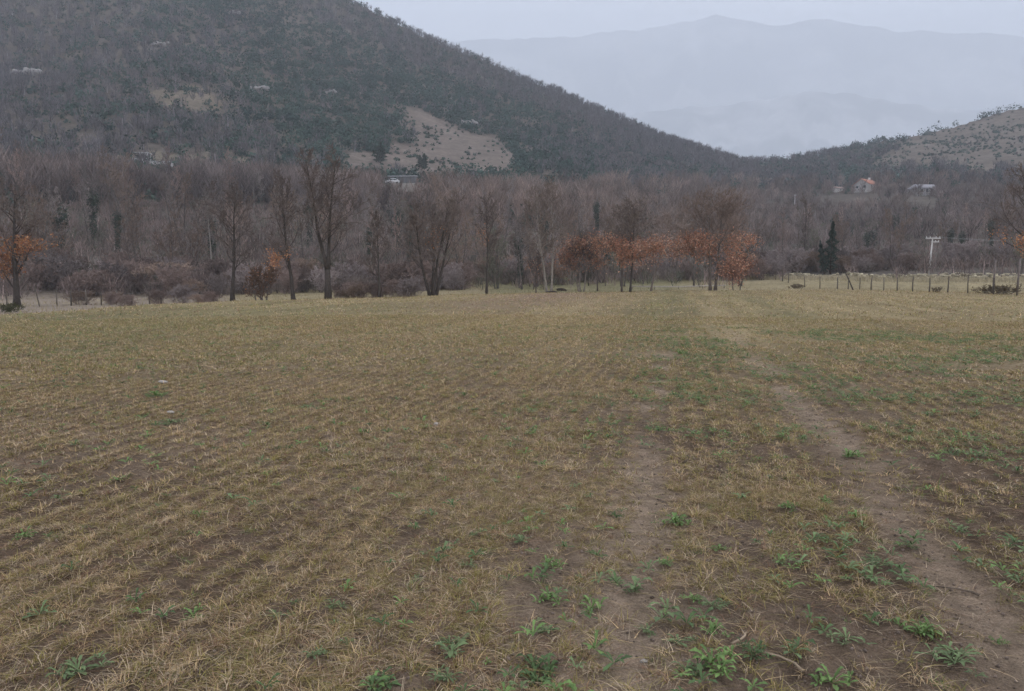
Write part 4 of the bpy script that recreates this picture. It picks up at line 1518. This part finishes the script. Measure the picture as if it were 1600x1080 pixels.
# flat roofed shelter on the left hill
X, Y, Z = at(229, DSHEL)
t = thing('shelter', 'small flat roofed open shelter among evergreens on the left hill', 'shelter', (X, Y, Z + .3), R(5))
t.scale = (.8, .8, .72)
mb = MB()
mb.box(-2.9, 2.9, -2, 2, 2.4, 2.65, c=(.42, .42, .42))
mb.build('roof', M_CONC, t)
for sx in (-2.5, 2.5):
    for sy in (-1.6, 1.6):
        mb = MB()
        mb.box(sx - .14, sx + .14, sy - .14, sy + .14, -3, 2.397, c=(.36, .36, .36))
        mb.build('pillar', M_CONC, t)
mb = MB()
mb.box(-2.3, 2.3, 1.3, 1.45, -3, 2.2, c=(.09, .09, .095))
mb.box(-2.3, 2.3, -1.7, -1.55, -3, .5, c=(.30, .30, .30))
mb.build('wall', M_PLASTER, t)

# white car under the retaining wall
X, Y, Z = at(615, DWALL - 5)
t = thing('parked_car', 'small white car parked under the grey retaining wall', 'car', (X, Y, Z + 2.0), R(14))
mb = MB()
prof = [(-2.0, .35), (-2.05, .8), (-1.75, 1.0), (-1.1, 1.08), (-.5, 1.55), (.9, 1.6), (1.75, 1.15), (2.0, 1.0), (2.05, .4)]
n = len(prof)
V = [(a, -.82, b) for a, b in prof] + [(a, .82, b) for a, b in prof]
q = [(i, i + 1, n + i + 1, n + i) for i in range(n - 1)] + [(n - 1, 0, n, 2 * n - 1)]
tr_ = [(0, i + 1, i) for i in range(1, n - 1)] + [(n, n + i, n + i + 1) for i in range(1, n - 1)]
mb.add(V, q=q, t=tr_)
mb.build('body', M_PAINT, t)
for sx in (-1.25, 1.3):
    for sy in (-.8, .8):
        mb = MB()
        mb.tube([(sx, sy - .09, .32), (sx, sy + .09, .32)], [.32, .32], 14)
        mb.build('wheel', M_RUBBER, t)
for a, b in ((-.85, .1), (.2, 1.2)):
    mb = MB()
    mb.box(a, b, -.835, -.8, 1.12, 1.45)
    mb.build('side_window', M_GLASS, t)
# earth ramp that carries the car and the foot of the wall
mb = MB()
mb.add([(X - 12, Y - 9, Z - 1.0), (X + 16, Y - 9, Z - 1.0), (X + 16, Y - 3, Z + 2.0), (X - 12, Y - 3, Z + 2.0), (X + 16, Y + 20, Z + 2.3), (X - 12, Y + 20, Z + 2.3)],
       q=[(0, 1, 2, 3), (3, 2, 4, 5)], c=(.13, .115, .10))
tag(mb.build('road', M_MEADOW), 'narrow road ledge under the retaining wall', 'road', kind='structure')

# pale outcrops on the left hill
for k, (px, py, s, lab) in enumerate(((62, 120, 4.2, 'widest pale rock outcrop, high on the left hill'), (415, 146, 3.0, 'pale rock outcrop among evergreens in the hill middle'),
                                      (524, 150, 2.0, 'small pale rock outcrop right of the hill middle'), (268, 76, 3.0, 'pale rock outcrop amid bare trees high on the hill'),
                                      (378, 26, 3.2, 'pale rock outcrop close under the hill top'), (735, 198, 3.0, 'broken pale rocks at the top of the tan clearing'))):
    X, Y, Z = at(px, slope_at(px, py))
    s *= .75
    mb = MB()
    for j in range(5):
        r_ = rock_mb(s * random.uniform(.35, .7), s * .4, s * random.uniform(.25, .45), k * 7 + j, np.array([.27, .255, .245]) * random.uniform(.8, 1.1))
        mb.add(r_.v[0] + np.array([(j - 2) * s * .75, 0, random.uniform(.3, 1.6)], np.float32), q=r_.q[0], c=r_.c[0])
    tag(mb.build('rock_outcrop', M_STONE, loc=(X, Y - 1.0, Z + .6)), lab, 'rocks', 'rock outcrops on the left hill')

# pale bleached bush above the pole
X, Y, Z = at(1479, 200)
tr = Tree(500, hgt(338, 1479, 200), stems=4, r=.06, cbase=.3, spread=1.6, limbs=10, tcol=(.34, .31, .27), bcol=(.40, .37, .33), tw=2.4, vase=.9)
t = thing('pale_bush', 'pale bleached leafless bush above and right of the utility pole', 'bush', (X, Y, Z))
tr.trunk.build('stems', M_BARK, t)
tr.crown_mb().build('twigs', M_TWIG, t)

# ----------------------------------------------------------------------------- haze, sky, sun, camera
mb = MB()
mb.box(-10500, 10500, -600, 9800, -12, 3050)
hz = bpy.data.materials.new('haze_air')
hz.use_nodes = True
nt = hz.node_tree
nt.nodes.clear()
out = nt.nodes.new('ShaderNodeOutputMaterial')
pv = nt.nodes.new('ShaderNodeVolumePrincipled')
pv.inputs['Color'].default_value = (.635, .675, .738, 1)
pv.inputs['Density'].default_value = .00041
pv.inputs['Anisotropy'].default_value = .0
nt.links.new(pv.outputs[0], out.inputs['Volume'])
tag(mb.build('haze', hz), 'thin pale mist filling the valley air', 'haze', kind='stuff')

SUN_EL, SUN_AZ = R(50), R(62)
w = bpy.data.worlds.new('World')
scene.world = w
w.use_nodes = True
nt = w.node_tree
N, L = nt.nodes, nt.links
bg = N['Background']
sky = N.new('ShaderNodeTexSky')
sky.sky_type = 'NISHITA'
sky.sun_disc = False
sky.sun_elevation = SUN_EL
sky.sun_rotation = SUN_AZ
sky.air_density = 1.0
sky.dust_density = 3.0
sky.ozone_density = 1.0
hs = N.new('ShaderNodeHueSaturation')
hs.inputs['Saturation'].default_value = .22
L.new(sky.outputs[0], hs.inputs['Color'])
mix = N.new('ShaderNodeMix')
mix.data_type = 'RGBA'
mix.inputs['Factor'].default_value = .72
tc = N.new('ShaderNodeTexCoord')
no = N.new('ShaderNodeTexNoise')
no.inputs['Scale'].default_value = 2.2
no.inputs['Detail'].default_value = 4
mp = N.new('ShaderNodeMapping')
mp.inputs['Scale'].default_value = (1.0, 1.0, 3.2)
L.new(tc.outputs['Generated'], mp.inputs['Vector'])
L.new(mp.outputs[0], no.inputs['Vector'])
cr = N.new('ShaderNodeMapRange')
cr.inputs['From Min'].default_value = .3
cr.inputs['From Max'].default_value = .7
cr.inputs['To Min'].default_value = 3.6
cr.inputs['To Max'].default_value = 8.6
L.new(no.outputs['Fac'], cr.inputs['Value'])
vs = N.new('ShaderNodeVectorMath')
vs.operation = 'SCALE'
vs.inputs[0].default_value = (.93, .96, 1.06)
L.new(cr.outputs[0], vs.inputs['Scale'])
L.new(hs.outputs['Color'], mix.inputs[6])
L.new(vs.outputs[0], mix.inputs[7])
L.new(mix.outputs[2], bg.inputs['Color'])
bg.inputs['Strength'].default_value = .14

sd = bpy.data.lights.new('sun', 'SUN')
sd.energy = 1.5
sd.angle = R(24)
sd.color = (1, .97, .93)
so = bpy.data.objects.new('sun', sd)
COL.objects.link(so)
so.rotation_euler = (math.pi / 2 - SUN_EL, 0, math.pi - SUN_AZ)

cd = bpy.data.cameras.new('camera')
cd.sensor_width = 36
cd.lens = 36 * FPX / PW
cd.clip_start = .05
cd.clip_end = 30000
co = bpy.data.objects.new('camera', cd)
COL.objects.link(co)
co.location = (0, 0, EYE)
co.rotation_euler = (math.pi / 2 - PITCH, 0, 0)
scene.camera = co

scene.view_settings.view_transform = 'Standard'
scene.view_settings.look = 'None'
scene.view_settings.gamma = 1
scene.view_settings.exposure = 1.6
cy = scene.cycles
cy.use_denoising = True
cy.max_bounces = 5
cy.diffuse_bounces = 3
cy.glossy_bounces = 2
cy.transmission_bounces = 2
cy.volume_bounces = 2
cy.transparent_max_bounces = 4
